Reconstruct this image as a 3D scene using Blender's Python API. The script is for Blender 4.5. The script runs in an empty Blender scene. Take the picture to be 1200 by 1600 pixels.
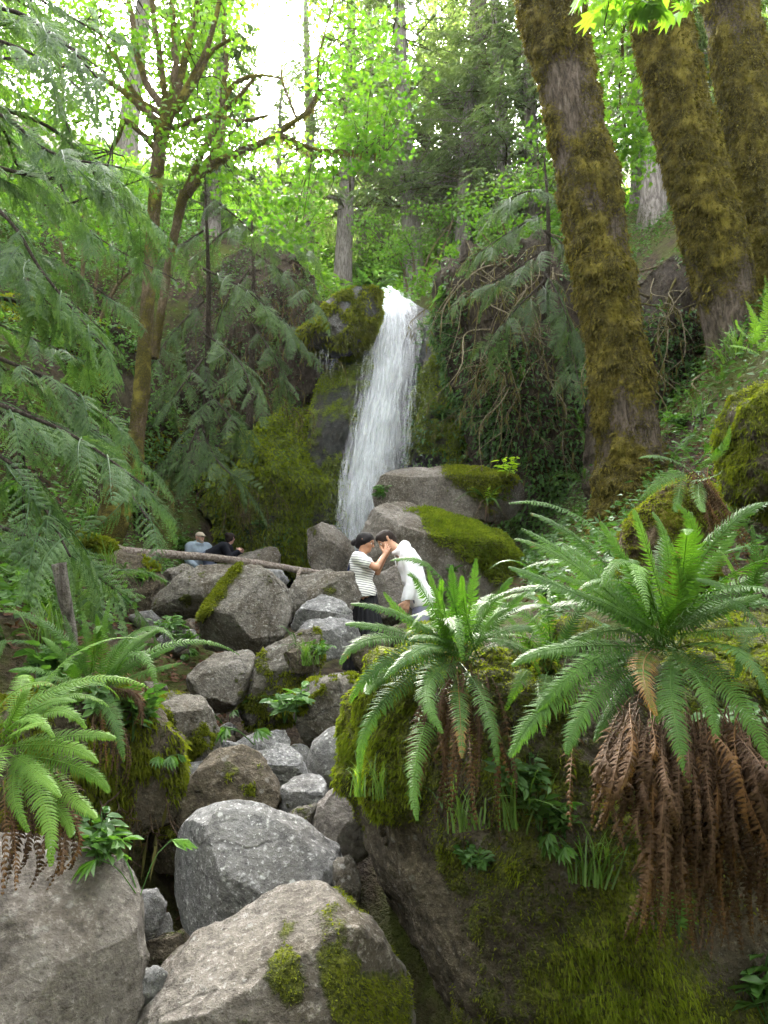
import bpy, math, random
import numpy as np
from mathutils import Vector, Matrix

scene = bpy.context.scene
COL = scene.collection
R = math.radians
PI = math.pi

# ------------------------------------------------------------------ camera, sky, sun, exposure
PITCH = R(8.0)
CS, SN = math.cos(PITCH), math.sin(PITCH)
EYE = 1.6
cam_data = bpy.data.cameras.new('camera')
cam = bpy.data.objects.new('camera', cam_data)
COL.objects.link(cam)
cam.location = (0, 0, EYE)
cam.rotation_euler = (R(90) + PITCH, 0, 0)
cam_data.sensor_fit = 'VERTICAL'
cam_data.angle_y = 2 * math.atan(800 / 1200)
cam_data.clip_start = 0.05
cam_data.clip_end = 900
scene.camera = cam

SUN_ELEV, SUN_AZ = R(42), R(-10)           # the sun stands ahead, a little left of the falls
world = bpy.data.worlds.new('World')
scene.world = world
world.use_nodes = True
wn = world.node_tree.nodes
wl = world.node_tree.links
wn.clear()
w_out = wn.new('ShaderNodeOutputWorld')
w_bg = wn.new('ShaderNodeBackground')
w_sky = wn.new('ShaderNodeTexSky')
w_sky.sky_type = 'NISHITA'
w_sky.sun_disc = False
w_sky.sun_elevation = SUN_ELEV
w_sky.sun_rotation = SUN_AZ
w_sky.altitude = 50
w_sky.air_density = 0.8
w_sky.dust_density = 5.0
w_sky.ozone_density = 1.0
w_hs = wn.new('ShaderNodeHueSaturation')
w_hs.inputs['Saturation'].default_value = 0.15
wl.new(w_sky.outputs[0], w_hs.inputs['Color'])
wl.new(w_hs.outputs[0], w_bg.inputs['Color'])
w_bg.inputs['Strength'].default_value = 0.15
wl.new(w_bg.outputs[0], w_out.inputs[0])

sun_data = bpy.data.lights.new('sun', 'SUN')
sun_data.energy = 5.0
sun_data.angle = R(3)
sun_data.color = (1.0, 0.95, 0.86)
sun = bpy.data.objects.new('sun', sun_data)
COL.objects.link(sun)
_sd = Vector((math.sin(SUN_AZ) * math.cos(SUN_ELEV), math.cos(SUN_AZ) * math.cos(SUN_ELEV), math.sin(SUN_ELEV)))
sun.rotation_euler = _sd.to_track_quat('Z', 'Y').to_euler()
sun.location = (0, 0, 60)

vs = scene.view_settings
vs.view_transform = 'Standard'
vs.look = 'None'
vs.gamma = 1.0
vs.use_curve_mapping = False
vs.exposure = 4.3
scene.cycles.max_bounces = 8
scene.cycles.diffuse_bounces = 4
scene.cycles.transparent_max_bounces = 24
scene.cycles.transmission_bounces = 4
scene.cycles.use_denoising = True
scene.cycles.sample_clamp_indirect = 8

# ------------------------------------------------------------------ helpers
def P(px, py, d):
    """the point of the place seen at photograph pixel (px, py), d metres ahead"""
    u = (px - 600) / 1200 * d
    w = (800 - py) / 1200 * d
    return np.array((u, d * CS - w * SN, EYE + d * SN + w * CS))

CAM_R = np.array((1.0, 0, 0))
CAM_U = np.array((0, -SN, CS))
CAM_F = np.array((0, CS, SN))

def _hash(ix, iy, iz, seed):
    h = (ix.astype(np.int64) * 374761393 + iy.astype(np.int64) * 668265263 + iz.astype(np.int64) * 2147483647 + seed * 1274126177) & 0xFFFFFFFF
    h = ((h ^ (h >> 13)) * 1274126177) & 0xFFFFFFFF
    h = ((h ^ (h >> 16)) * 2246822519) & 0xFFFFFFFF
    return ((h ^ (h >> 15)) & 0xFFFFFF) / float(0xFFFFFF)

def vnoise(p, seed=0):
    """value noise -1..1 for an (n,3) array"""
    i = np.floor(p).astype(np.int64)
    f = p - i
    f = f * f * f * (f * (f * 6 - 15) + 10)
    x, y, z = i[:, 0], i[:, 1], i[:, 2]
    r = 0
    for dx in (0, 1):
        wx = f[:, 0] if dx else 1 - f[:, 0]
        for dy in (0, 1):
            wy = f[:, 1] if dy else 1 - f[:, 1]
            for dz in (0, 1):
                wz = f[:, 2] if dz else 1 - f[:, 2]
                r = r + wx * wy * wz * _hash(x + dx, y + dy, z + dz, seed)
    return r * 2 - 1

def fbm(p, scale=1.0, octaves=4, seed=0, gain=0.5, ridged=False):
    p = np.asarray(p, float) * scale
    a, s, t = 1.0, 0, 0
    for o in range(octaves):
        v = vnoise(p + 17.3 * o, seed + o)
        if ridged:
            v = 1 - 2 * np.abs(v)
        s = s + a * v
        t += a
        a *= gain
        p = p * 2.03
    return s / t

def sm(x, a, b):
    t = np.clip((x - a) / (b - a), 0, 1)
    return t * t * (3 - 2 * t)

def mesh_data(name, V, F, mat=None, smooth=True, attrs=None, uv=None):
    """F: one (n,3)/(n,4) index array or a list of such arrays"""
    V = np.asarray(V, np.float32)
    FL = [np.asarray(f, np.int32) for f in (F if isinstance(F, list) else [F]) if len(f)]
    m = bpy.data.meshes.new(name)
    m.vertices.add(len(V))
    m.vertices.foreach_set('co', V.ravel())
    loops = np.concatenate([f.ravel() for f in FL])
    tot = np.concatenate([np.full(len(f), f.shape[1], np.int32) for f in FL])
    start = np.concatenate(([0], np.cumsum(tot)[:-1])).astype(np.int32)
    m.loops.add(len(loops))
    m.loops.foreach_set('vertex_index', loops)
    m.polygons.add(len(tot))
    m.polygons.foreach_set('loop_start', start)
    m.polygons.foreach_set('loop_total', tot)
    m.polygons.foreach_set('use_smooth', np.full(len(tot), smooth))
    for k, a in (attrs or {}).items():
        at = m.attributes.new(k, 'FLOAT', 'POINT')
        at.data.foreach_set('value', np.asarray(a, np.float32))
    if uv is not None:
        ul = m.uv_layers.new(name='UVMap')
        ul.data.foreach_set('uv', np.asarray(uv, np.float32)[loops].ravel())
    if mat is not None:
        m.materials.append(mat)
    m.update(calc_edges=True)
    return m

def link(name, data, parent=None, loc=None):
    o = bpy.data.objects.new(name, data)
    COL.objects.link(o)
    if parent is not None:
        o.parent = parent
    if loc is not None:
        o.location = loc
    return o

def tag(o, label=None, cat=None, group=None, kind=None):
    if label: o['label'] = label
    if cat: o['category'] = cat
    if group: o['group'] = group
    if kind: o['kind'] = kind
    return o

def empty(name, loc, label=None, cat=None, group=None):
    o = link(name, None, None, tuple(loc))
    o.empty_display_size = 0.1
    return tag(o, label, cat, group)

def part(name, V, F, mat, parent, smooth=True, attrs=None, uv=None, kind=None):
    """a mesh in world coordinates that becomes a child of PARENT (an unrotated Empty or mesh at some location)"""
    off = np.zeros(3)
    q = parent
    while q is not None:
        off = off + np.array(q.location)
        q = q.parent
    o = link(name, mesh_data(name, np.asarray(V) - off, F, mat, smooth, attrs, uv), parent)
    if kind: o['kind'] = kind
    return o

def solid(name, V, F, mat, label=None, cat=None, group=None, kind=None, smooth=True, attrs=None, uv=None):
    """a top-level mesh whose origin is the middle of its base"""
    V = np.asarray(V)
    c = np.array([(V[:, 0].min() + V[:, 0].max()) / 2, (V[:, 1].min() + V[:, 1].max()) / 2, V[:, 2].min()])
    o = link(name, mesh_data(name, V - c, F, mat, smooth, attrs, uv), None, tuple(c))
    return tag(o, label, cat, group, kind)

class MB:
    """collects pieces into one mesh"""
    def __init__(s): s.V, s.T, s.Q, s.n, s.A = [], [], [], 0, {}
    def add(s, V, T=None, Q=None, **attrs):
        V = np.asarray(V, float).reshape(-1, 3)
        if T is not None and len(T): s.T.append(np.asarray(T, int) + s.n)
        if Q is not None and len(Q): s.Q.append(np.asarray(Q, int) + s.n)
        s.V.append(V)
        for k, a in attrs.items():
            s.A.setdefault(k, []).append(np.broadcast_to(np.asarray(a, float), (len(V),)))
        s.n += len(V)
    def faces(s):
        F = []
        if s.T: F.append(np.concatenate(s.T))
        if s.Q: F.append(np.concatenate(s.Q))
        return F
    def verts(s): return np.concatenate(s.V)
    def attrs(s): return {k: np.concatenate(a) for k, a in s.A.items()}
    def mesh(s, name, mat, smooth=True): return mesh_data(name, s.verts(), s.faces(), mat, smooth, s.attrs())
    def part(s, name, mat, parent, smooth=True, kind=None): return part(name, s.verts(), s.faces(), mat, parent, smooth, s.attrs(), kind=kind)
    def solid(s, name, mat, smooth=True, **k): return solid(name, s.verts(), s.faces(), mat, smooth=smooth, attrs=s.attrs(), **k)

def nrm(v): 
    v = np.asarray(v, float)
    return v / (np.linalg.norm(v, axis=-1, keepdims=True) + 1e-12)

def spline(pts, n):
    """Catmull-Rom through PTS, n samples"""
    p = np.asarray(pts, float)
    if len(p) == 2:
        t = np.linspace(0, 1, n)[:, None]
        return p[0] * (1 - t) + p[1] * t
    p = np.vstack((2 * p[0] - p[1], p, 2 * p[-1] - p[-2]))
    t = np.linspace(0, len(p) - 3 - 1e-6, n)
    i = t.astype(int)
    f = (t - i)[:, None]
    a, b, c, d = p[i], p[i + 1], p[i + 2], p[i + 3]
    return 0.5 * (2 * b + (c - a) * f + (2 * a - 5 * b + 4 * c - d) * f ** 2 + (3 * b - a - 3 * c + d) * f ** 3)

def tube(pts, rad, seg=8, caps=True):
    """swept tube: verts, quads (and end fans as tris)"""
    p = np.asarray(pts, float)
    n = len(p)
    rad = np.broadcast_to(np.asarray(rad, float), (n,))
    t = nrm(np.gradient(p, axis=0))
    ref = np.array((0.31, 0.17, 0.93)) if abs(t[0][2]) < 0.8 else np.array((0.93, 0.31, 0.17))
    s = nrm(np.cross(t[0], ref))
    S = np.empty((n, 3))
    for i in range(n):
        s = s - t[i] * np.dot(s, t[i])
        s = s / (np.linalg.norm(s) + 1e-12)
        S[i] = s
    B = np.cross(t, S)
    a = np.linspace(0, 2 * PI, seg, endpoint=False)
    V = p[:, None] + rad[:, None, None] * (S[:, None] * np.cos(a)[None, :, None] + B[:, None] * np.sin(a)[None, :, None])
    V = V.reshape(-1, 3)
    i, j = np.meshgrid(np.arange(n - 1), np.arange(seg), indexing='ij')
    j2 = (j + 1) % seg
    Q = np.stack((i * seg + j, i * seg + j2, (i + 1) * seg + j2, (i + 1) * seg + j), -1).reshape(-1, 4)
    T = np.zeros((0, 3), int)
    if caps:
        V = np.vstack((V, p[0], p[-1]))
        k = np.arange(seg)
        T = np.vstack((np.stack((np.full(seg, n * seg), (k + 1) % seg, k), -1),
                       np.stack((np.full(seg, n * seg + 1), (n - 1) * seg + k, (n - 1) * seg + (k + 1) % seg), -1)))
    return V, T, Q

_ico = {}
def ico(sub):
    if sub in _ico: return _ico[sub]
    if sub == 0:
        g = (1 + 5 ** .5) / 2
        V = np.array([(-1, g, 0), (1, g, 0), (-1, -g, 0), (1, -g, 0), (0, -1, g), (0, 1, g), (0, -1, -g), (0, 1, -g), (g, 0, -1), (g, 0, 1), (-g, 0, -1), (-g, 0, 1)], float)
        F = np.array([(0, 11, 5), (0, 5, 1), (0, 1, 7), (0, 7, 10), (0, 10, 11), (1, 5, 9), (5, 11, 4), (11, 10, 2), (10, 7, 6), (7, 1, 8), (3, 9, 4), (3, 4, 2), (3, 2, 6), (3, 6, 8), (3, 8, 9), (4, 9, 5), (2, 4, 11), (6, 2, 10), (8, 6, 7), (9, 8, 1)])
        r = nrm(V), F
    else:
        V, F = ico(sub - 1)
        E = np.sort(np.vstack((F[:, [0, 1]], F[:, [1, 2]], F[:, [2, 0]])), 1)
        U, inv = np.unique(E, axis=0, return_inverse=True)
        inv = inv.reshape(-1)
        M = nrm(V[U[:, 0]] + V[U[:, 1]])
        n, k = len(V), len(F)
        a, b, c = inv[:k] + n, inv[k:2 * k] + n, inv[2 * k:] + n
        F2 = np.vstack((np.stack((F[:, 0], a, c), 1), np.stack((F[:, 1], b, a), 1), np.stack((F[:, 2], c, b), 1), np.stack((a, b, c), 1)))
        r = np.vstack((V, M)), F2
    _ico[sub] = r
    return r

def vnormals(V, F):
    T = F if F.shape[1] == 3 else np.vstack((F[:, [0, 1, 2]], F[:, [0, 2, 3]]))
    n = np.cross(V[T[:, 1]] - V[T[:, 0]], V[T[:, 2]] - V[T[:, 0]])
    N = np.zeros_like(V)
    for k in range(3):
        for c in range(3):
            N[:, c] += np.bincount(T[:, k], n[:, c], len(V))
    return nrm(N)
# ------------------------------------------------------------------ materials
class NT:
    def __init__(s, name):
        s.m = bpy.data.materials.new(name)
        s.m.use_nodes = True
        s.t = s.m.node_tree
        s.t.nodes.clear()
        s.out = s.t.nodes.new('ShaderNodeOutputMaterial')
    def n(s, typ, **kw):
        o = s.t.nodes.new(typ)
        for k, v in kw.items(): setattr(o, k, v)
        return o
    def l(s, a, b): s.t.links.new(a, b)
    def put(s, sock, v):
        if isinstance(v, bpy.types.NodeSocket): s.l(v, sock)
        elif isinstance(v, (tuple, list)) and len(v) == 3 and sock.type == 'RGBA': sock.default_value = (*v, 1)
        else: sock.default_value = v
    def math(s, op, a, b=0.0, clamp=False):
        o = s.n('ShaderNodeMath', operation=op, use_clamp=clamp)
        s.put(o.inputs[0], a); s.put(o.inputs[1], b)
        return o.outputs[0]
    def mix(s, f, a, b, blend='MIX'):
        o = s.n('ShaderNodeMix', data_type='RGBA', blend_type=blend)
        s.put(o.inputs[0], f); s.put(o.inputs[6], a); s.put(o.inputs[7], b)
        return o.outputs[2]
    def noise(s, vec, scale, detail=4, rough=.55, dist=0.0):
        o = s.n('ShaderNodeTexNoise')
        if vec is not None: s.l(vec, o.inputs['Vector'])
        o.inputs['Scale'].default_value = scale
        o.inputs['Detail'].default_value = detail
        o.inputs['Roughness'].default_value = rough
        o.inputs['Distortion'].default_value = dist
        return o.outputs[0]
    def ramp(s, f, a, b, smooth=True):
        o = s.n('ShaderNodeMapRange', interpolation_type='SMOOTHSTEP' if smooth else 'LINEAR', clamp=True)
        s.put(o.inputs[0], f); o.inputs[1].default_value = a; o.inputs[2].default_value = b
        return o.outputs[0]
    def attr(s, name): 
        return s.n('ShaderNodeAttribute', attribute_name=name).outputs['Fac']
    def rand(s): return s.n('ShaderNodeObjectInfo').outputs['Random']
    def pos(s): return s.n('ShaderNodeNewGeometry').outputs['Position']
    def scaled(s, vec, sc):
        o = s.n('ShaderNodeMapping')
        s.l(vec, o.inputs[0]); o.inputs['Scale'].default_value = sc
        return o.outputs[0]
    def bump(s, h, dist, strength=1.0, prev=None):
        o = s.n('ShaderNodeBump')
        o.inputs['Distance'].default_value = dist
        o.inputs['Strength'].default_value = strength
        s.l(h, o.inputs['Height'])
        if prev is not None: s.l(prev, o.inputs['Normal'])
        return o.outputs[0]
    def bsdf(s, col, rough=.8, normal=None, spec=.3, **kw):
        o = s.n('ShaderNodeBsdfPrincipled')
        s.put(o.inputs['Base Color'], col); s.put(o.inputs['Roughness'], rough)
        s.put(o.inputs['Specular IOR Level'], spec)
        if normal is not None: s.l(normal, o.inputs['Normal'])
        for k, v in kw.items(): s.put(o.inputs[k], v)
        return o.outputs[0]
    def done(s, sh):
        s.l(sh, s.out.inputs[0])
        return s.m

MOSS_Y = ((.180, .190, .020), (.078, .092, .014))
MOSS_G = ((.230, .290, .018), (.105, .150, .013))
MOSS_O = ((.100, .078, .014), (.034, .026, .008))

def rock_mat(name, c1, c2, lichen=.35, moss=MOSS_Y, scale=1.0, wet=0.0, bump=1.0, streak=False, stain=.8, crack=.45):
    t = NT(name)
    p = t.pos()
    if streak: p = t.scaled(p, (1, 1, .35))
    n1 = t.noise(p, 2.2 * scale, 6, .62, .4)
    n2 = t.noise(p, 14 * scale, 6, .7)
    n3 = t.noise(p, 60 * scale, 3, .6)
    n4 = t.noise(p, 30 * scale, 6, .8)
    col = t.mix(t.ramp(n1, .35, .68), c1, c2)
    st = t.noise(t.scaled(p, (1, 1, .6)), 1.9 * scale, 5, .65, .6)
    col = t.mix(t.math('MULTIPLY', t.ramp(st, .44, .60), stain), col, (.068, .054, .034))
    col = t.mix(t.math('MULTIPLY', t.ramp(n4, .50, .66), .8), col, tuple(min(.5, x * 1.55) for x in c2))
    col = t.mix(t.math('MULTIPLY', t.ramp(n4, .46, .32), .85), col, tuple(x * .38 for x in c1))
    col = t.mix(t.math('MULTIPLY', t.ramp(n2, .52, .30), .75), col, tuple(x * .42 for x in c1))  # bump pits darkened: their shade is put into the colour
    vo = t.n('ShaderNodeTexVoronoi', feature='F1')
    vo.inputs['Scale'].default_value = 19 * scale
    t.l(p, vo.inputs['Vector'])
    dw = t.n('ShaderNodeVectorMath', operation='MULTIPLY_ADD'); nz = t.n('ShaderNodeTexNoise'); nz.inputs['Scale'].default_value = 3.0 * scale; nz.inputs['Detail'].default_value = 4
    t.l(p, nz.inputs['Vector']); t.l(nz.outputs[1], dw.inputs[0]); dw.inputs[1].default_value = (.28 / scale,) * 3; t.l(p, dw.inputs[2])
    ve = t.n('ShaderNodeTexVoronoi', feature='DISTANCE_TO_EDGE'); ve.inputs['Scale'].default_value = 1.7 * scale; t.l(dw.outputs[0], ve.inputs['Vector'])
    ck = t.math('MULTIPLY', t.ramp(ve.outputs['Distance'], .022, .002), t.ramp(n1, .50, .58))
    col = t.mix(t.math('MULTIPLY', ck, crack), col, tuple(x * .25 for x in c1))
    sp = t.math('MULTIPLY', t.ramp(vo.outputs['Distance'], .34, .18), t.ramp(t.noise(p, 7 * scale, 5, .7), .50, .60))
    sp = t.math('MAXIMUM', sp, t.math('MULTIPLY', t.ramp(n3, .60, .68), t.ramp(n1, .42, .58)))
    col = t.mix(t.math('MULTIPLY', sp, lichen), col, (.50, .50, .47))
    m = t.math('ADD', t.attr('moss'), t.math('MULTIPLY', t.math('SUBTRACT', n2, .5), 1.3))
    m = t.math('ADD', m, t.math('MULTIPLY', t.math('SUBTRACT', n3, .5), .7))
    m = t.ramp(m, .38, .66)
    mc = t.mix(t.ramp(t.noise(p, 9 * scale, 5, .7), .35, .65), moss[0], moss[1])
    mc = t.mix(t.ramp(n3, .3, .7), mc, tuple(x * .55 for x in moss[1]))
    col = t.mix(m, col, mc)
    h = t.math('ADD', t.math('MULTIPLY', n2, 1.0), t.math('ADD', t.math('MULTIPLY', n3, .28), t.math('MULTIPLY', n4, .6)))
    h = t.math('ADD', h, t.math('MULTIPLY', m, t.math('ADD', t.math('MULTIPLY', n3, 1.1), .25)))
    h = t.math('SUBTRACT', h, t.math('MULTIPLY', ck, crack * .6))
    nb = t.bump(h, .05 * bump / scale, .9)
    rough = t.math('SUBTRACT', .85 - wet * .5, t.math('MULTIPLY', n1, -.1))
    return t.done(t.bsdf(col, rough, nb, .25 + wet * .25))

ROCK_GREY = rock_mat('grey lichen rock', (.122, .120, .118), (.205, .201, .194), .75, bump=.6, stain=.3)
ROCK_BROWN = rock_mat('brown lichen rock', (.128, .110, .090), (.215, .192, .165), .35)
ROCK_MOSSY = rock_mat('mossy boulder rock', (.108, .095, .074), (.190, .174, .150), .35)
ROCK_DIRT = rock_mat('dirty mossy rock', (.070, .055, .036), (.140, .115, .080), .2, MOSS_Y)
ROCK_SLAB = rock_mat('worn slab rock', (.112, .096, .080), (.172, .153, .134), .15, bump=.5, stain=.4, crack=.08)
CLIFF_WET = rock_mat('wet cliff rock', (.022, .024, .022), (.060, .058, .052), .12, MOSS_G, .55, .5, 1.4)
CLIFF_SOIL = rock_mat('rooted soil cliff', (.030, .022, .015), (.072, .054, .036), .05, MOSS_O, .7, 0, 1.6, True)
LEDGE = rock_mat('wet mossy ledge rock', (.06, .06, .06), (.16, .16, .165), .4, MOSS_Y, .6, .5)

def ground_mat():
    t = NT('forest soil')
    p = t.pos()
    n1 = t.noise(p, .8, 6, .65); n2 = t.noise(p, 9, 6, .7); n3 = t.noise(p, 40, 3, .6)
    col = t.mix(t.ramp(n2, .35, .65), (.022, .016, .011), (.070, .050, .032))
    col = t.mix(t.ramp(n1, .42, .60), col, t.mix(n3, (.035, .048, .010), (.085, .100, .016)))
    return t.done(t.bsdf(col, .95, t.bump(t.math('ADD', n2, t.math('MULTIPLY', n3, .4)), .12), .15))
SOIL = ground_mat()

def leaf_mat(name, c1, c2, trans=.35, rough=.5, spec=.35, rim=None):
    """C1..C2 by the piece's own tint and by object; light passes through the blade"""
    t = NT(name)
    f = t.math('ADD', t.math('MULTIPLY', t.attr('tint'), .75), t.math('MULTIPLY', t.rand(), .25))
    col = t.mix(f, c1, c2)
    n = t.noise(t.pos(), 3.0, 2)
    col = t.mix(t.math('MULTIPLY', t.ramp(n, .35, .65), .45), col, tuple(x * .6 for x in c1))
    if rim: col = t.mix(t.ramp(t.attr('dry'), .3, .8), col, rim)
    a = t.bsdf(col, rough, None, spec)
    tr = t.n('ShaderNodeBsdfTranslucent')
    t.put(tr.inputs[0], t.mix(1.0, col, (1.5, 1.6, .55), 'MULTIPLY'))
    mx = t.n('ShaderNodeMixShader')
    mx.inputs[0].default_value = trans
    t.l(a, mx.inputs[1]); t.l(tr.outputs[0], mx.inputs[2])
    return t.done(mx.outputs[0])

FERN = leaf_mat('sword fern green', (.016, .060, .007), (.080, .165, .020), .34, .5, .15, (.16, .085, .024))
FERN_Y = leaf_mat('young fern green', (.052, .132, .015), (.140, .245, .030), .38, .5, .15, (.16, .085, .024))
FERN_DEAD = leaf_mat('dead fern', (.022, .013, .008), (.105, .062, .033), .15, .8, .1)
FERN_RUST = leaf_mat('withered fern', (.040, .020, .009), (.150, .078, .026), .12, .7, .1)
CEDAR = leaf_mat('cedar spray', (.034, .085, .024), (.120, .200, .066), .40, .5, .3)
FIR = leaf_mat('conifer needles', (.030, .062, .020), (.090, .145, .050), .38, .5, .25)
FIR_HAZED = leaf_mat('haze lightened conifer needles', (.075, .120, .055), (.180, .235, .120), .45, .5, .25)  # glare and haze of the background put into a lighter needle colour
MAPLE = leaf_mat('maple leaf', (.050, .135, .018), (.145, .260, .030), .52, .45, .35)
SHRUB = leaf_mat('shrub leaf', (.040, .110, .024), (.110, .220, .045), .40, .45, .4)
SHRUB_DK = leaf_mat('dark shrub leaf', (.030, .085, .020), (.090, .180, .042), .35, .45, .4)
LIME = leaf_mat('lime young leaf', (.26, .42, .02), (.36, .52, .04), .5, .4, .4)
GRASS = leaf_mat('grass blade', (.065, .150, .022), (.160, .260, .050), .4, .45, .4)
MOSSLEAF = leaf_mat('moss tuft', (.078, .098, .010), (.235, .255, .028), .4, .8, .05)
MOSSGREEN = leaf_mat('green moss tuft', (.085, .125, .011), (.250, .300, .028), .4, .8, .05)
HANGMOSS = leaf_mat('hanging moss', (.050, .045, .016), (.145, .130, .045), .3, .9, .05)
LITTER = leaf_mat('fallen leaf', (.050, .026, .016), (.150, .080, .050), .15, .8, .1)

def bark_mat(name, c1, c2, moss, vs=.24, scale=1.0):
    t = NT(name)
    p = t.pos()
    q = t.scaled(p, (1, 1, vs))
    n1 = t.noise(q, 22 * scale, 6, .7, .5)
    n2 = t.noise(p, 30 * scale, 5, .7)
    n3 = t.noise(p, 3.0 * scale, 4, .6)
    n4 = t.noise(p, 90 * scale, 2, .6)
    col = t.mix(t.ramp(n1, .38, .62), c1, c2)
    col = t.mix(t.math('MULTIPLY', t.ramp(n1, .56, .70), t.ramp(n3, .45, .65)), col, (.20, .18, .155))
    m = t.math('ADD', t.attr('moss'), t.math('MULTIPLY', t.math('SUBTRACT', n2, .5), 1.2))
    m = t.ramp(m, .35, .62)
    mc = t.mix(t.ramp(n2, .35, .68), moss[1], moss[0])
    mc = t.mix(t.ramp(n4, .35, .7), mc, tuple(x * .6 for x in moss[1]))
    mc = t.mix(t.ramp(n3, .46, .64), mc, tuple(x * 1.25 for x in moss[0]))
    col = t.mix(m, col, mc)
    h = t.math('ADD', t.math('MULTIPLY', n1, 1.0), t.math('MULTIPLY', n2, t.math('ADD', .25, m)))
    h = t.math('ADD', h, t.math('MULTIPLY', n4, .35))
    return t.done(t.bsdf(col, .95, t.bump(h, .08 / scale), .12))
BARK = bark_mat('mossy maple bark', (.056, .044, .033), (.150, .118, .090), ((.155, .130, .022), (.056, .047, .014)))
BARK_G = bark_mat('grey conifer bark', (.11, .095, .082), (.25, .225, .20), ((.10, .105, .03), (.05, .05, .02)), .2, .7)
BARK_M = bark_mat('moss sleeved bark', (.075, .055, .032), (.16, .12, .075), ((.150, .130, .024), (.062, .054, .016)), .4, 1.5)
BARK_D = bark_mat('dark twig bark', (.030, .024, .018), (.070, .056, .042), MOSS_O, .4, 2)
DRIFT = bark_mat('bare grey log wood', (.16, .125, .10), (.34, .29, .25), MOSS_Y, .9, 1.5)
TWIG = bark_mat('pale dead twig', (.12, .10, .06), (.26, .22, .14), ((.17, .15, .05), (.10, .085, .03)), .5, 2)
RACHIS = leaf_mat('fern stalk', (.10, .09, .03), (.16, .10, .04), .1, .5, .3)
ROOT = bark_mat('hanging root', (.055, .035, .022), (.14, .095, .06), MOSS_O, .3, 2)

def water_mat(name, dens, lo, hi, sx=13, sy=.8):
    t = NT(name)
    uvn = t.n('ShaderNodeUVMap')
    uv = uvn.outputs[0]
    w = t.noise(t.scaled(uv, (3.0, 1.4, 1)), 1.0, 3)
    q = t.n('ShaderNodeVectorMath', operation='ADD')
    cmb = t.n('ShaderNodeCombineXYZ')
    t.l(t.math('MULTIPLY', w, .16), cmb.inputs[0])
    t.l(uv, q.inputs[0]); t.l(cmb.outputs[0], q.inputs[1])
    s1 = t.noise(t.scaled(q.outputs[0], (sx, sy, 1)), 1.0, 5, .7)
    s2 = t.noise(t.scaled(q.outputs[0], (sx * 3.2, sy * 5, 1)), 1.0, 4, .7)
    s3 = t.noise(t.scaled(q.outputs[0], (5, 2.2, 1)), 1.0, 3, .6)
    a = t.math('ADD', t.math('MULTIPLY', s1, .55), t.math('ADD', t.math('MULTIPLY', s2, .30), t.math('MULTIPLY', s3, .35)))
    a = t.ramp(t.math('ADD', a, t.attr('dens')), lo, hi)
    a = t.math('MULTIPLY', a, dens)
    b = t.bsdf((.86, .89, .92), .35, t.bump(s1, .05), .5)
    tl = t.n('ShaderNodeBsdfTranslucent'); tl.inputs[0].default_value = (.86, .89, .92, 1)
    mx = t.n('ShaderNodeMixShader'); mx.inputs[0].default_value = .35
    t.l(b, mx.inputs[1]); t.l(tl.outputs[0], mx.inputs[2])
    tp = t.n('ShaderNodeBsdfTransparent')
    m2 = t.n('ShaderNodeMixShader')
    t.l(a, m2.inputs[0]); t.l(tp.outputs[0], m2.inputs[1]); t.l(mx.outputs[0], m2.inputs[2])
    return t.done(m2.outputs[0])
WATER = water_mat('falling white water', .92, .36, .90)
def strand_mat():
    t = NT('water strands')
    a = t.bsdf((.88, .90, .93), .3, None, .5)
    tl = t.n('ShaderNodeBsdfTranslucent'); tl.inputs[0].default_value = (.88, .90, .93, 1)
    mx = t.n('ShaderNodeMixShader'); mx.inputs[0].default_value = .4
    t.l(a, mx.inputs[1]); t.l(tl.outputs[0], mx.inputs[2])
    tp = t.n('ShaderNodeBsdfTransparent'); m2 = t.n('ShaderNodeMixShader'); m2.inputs[0].default_value = .24
    t.l(tp.outputs[0], m2.inputs[1]); t.l(mx.outputs[0], m2.inputs[2])
    return t.done(m2.outputs[0])
STRAND = strand_mat()
def pool_mat():
    t = NT('stream water')
    n = t.noise(t.pos(), 5, 4)
    return t.done(t.bsdf((.02, .025, .022), .06, t.bump(n, .03), .5))
POOL = pool_mat()

def plain(name, col, rough=.8, var=.25, scale=40, bump=.004, spec=.3, **kw):
    t = NT(name)
    n = t.noise(t.pos(), scale, 4)
    c = t.mix(t.math('MULTIPLY', n, var), col, tuple(x * .45 for x in col))
    return t.done(t.bsdf(c, rough, t.bump(n, bump), spec, **kw))
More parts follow.
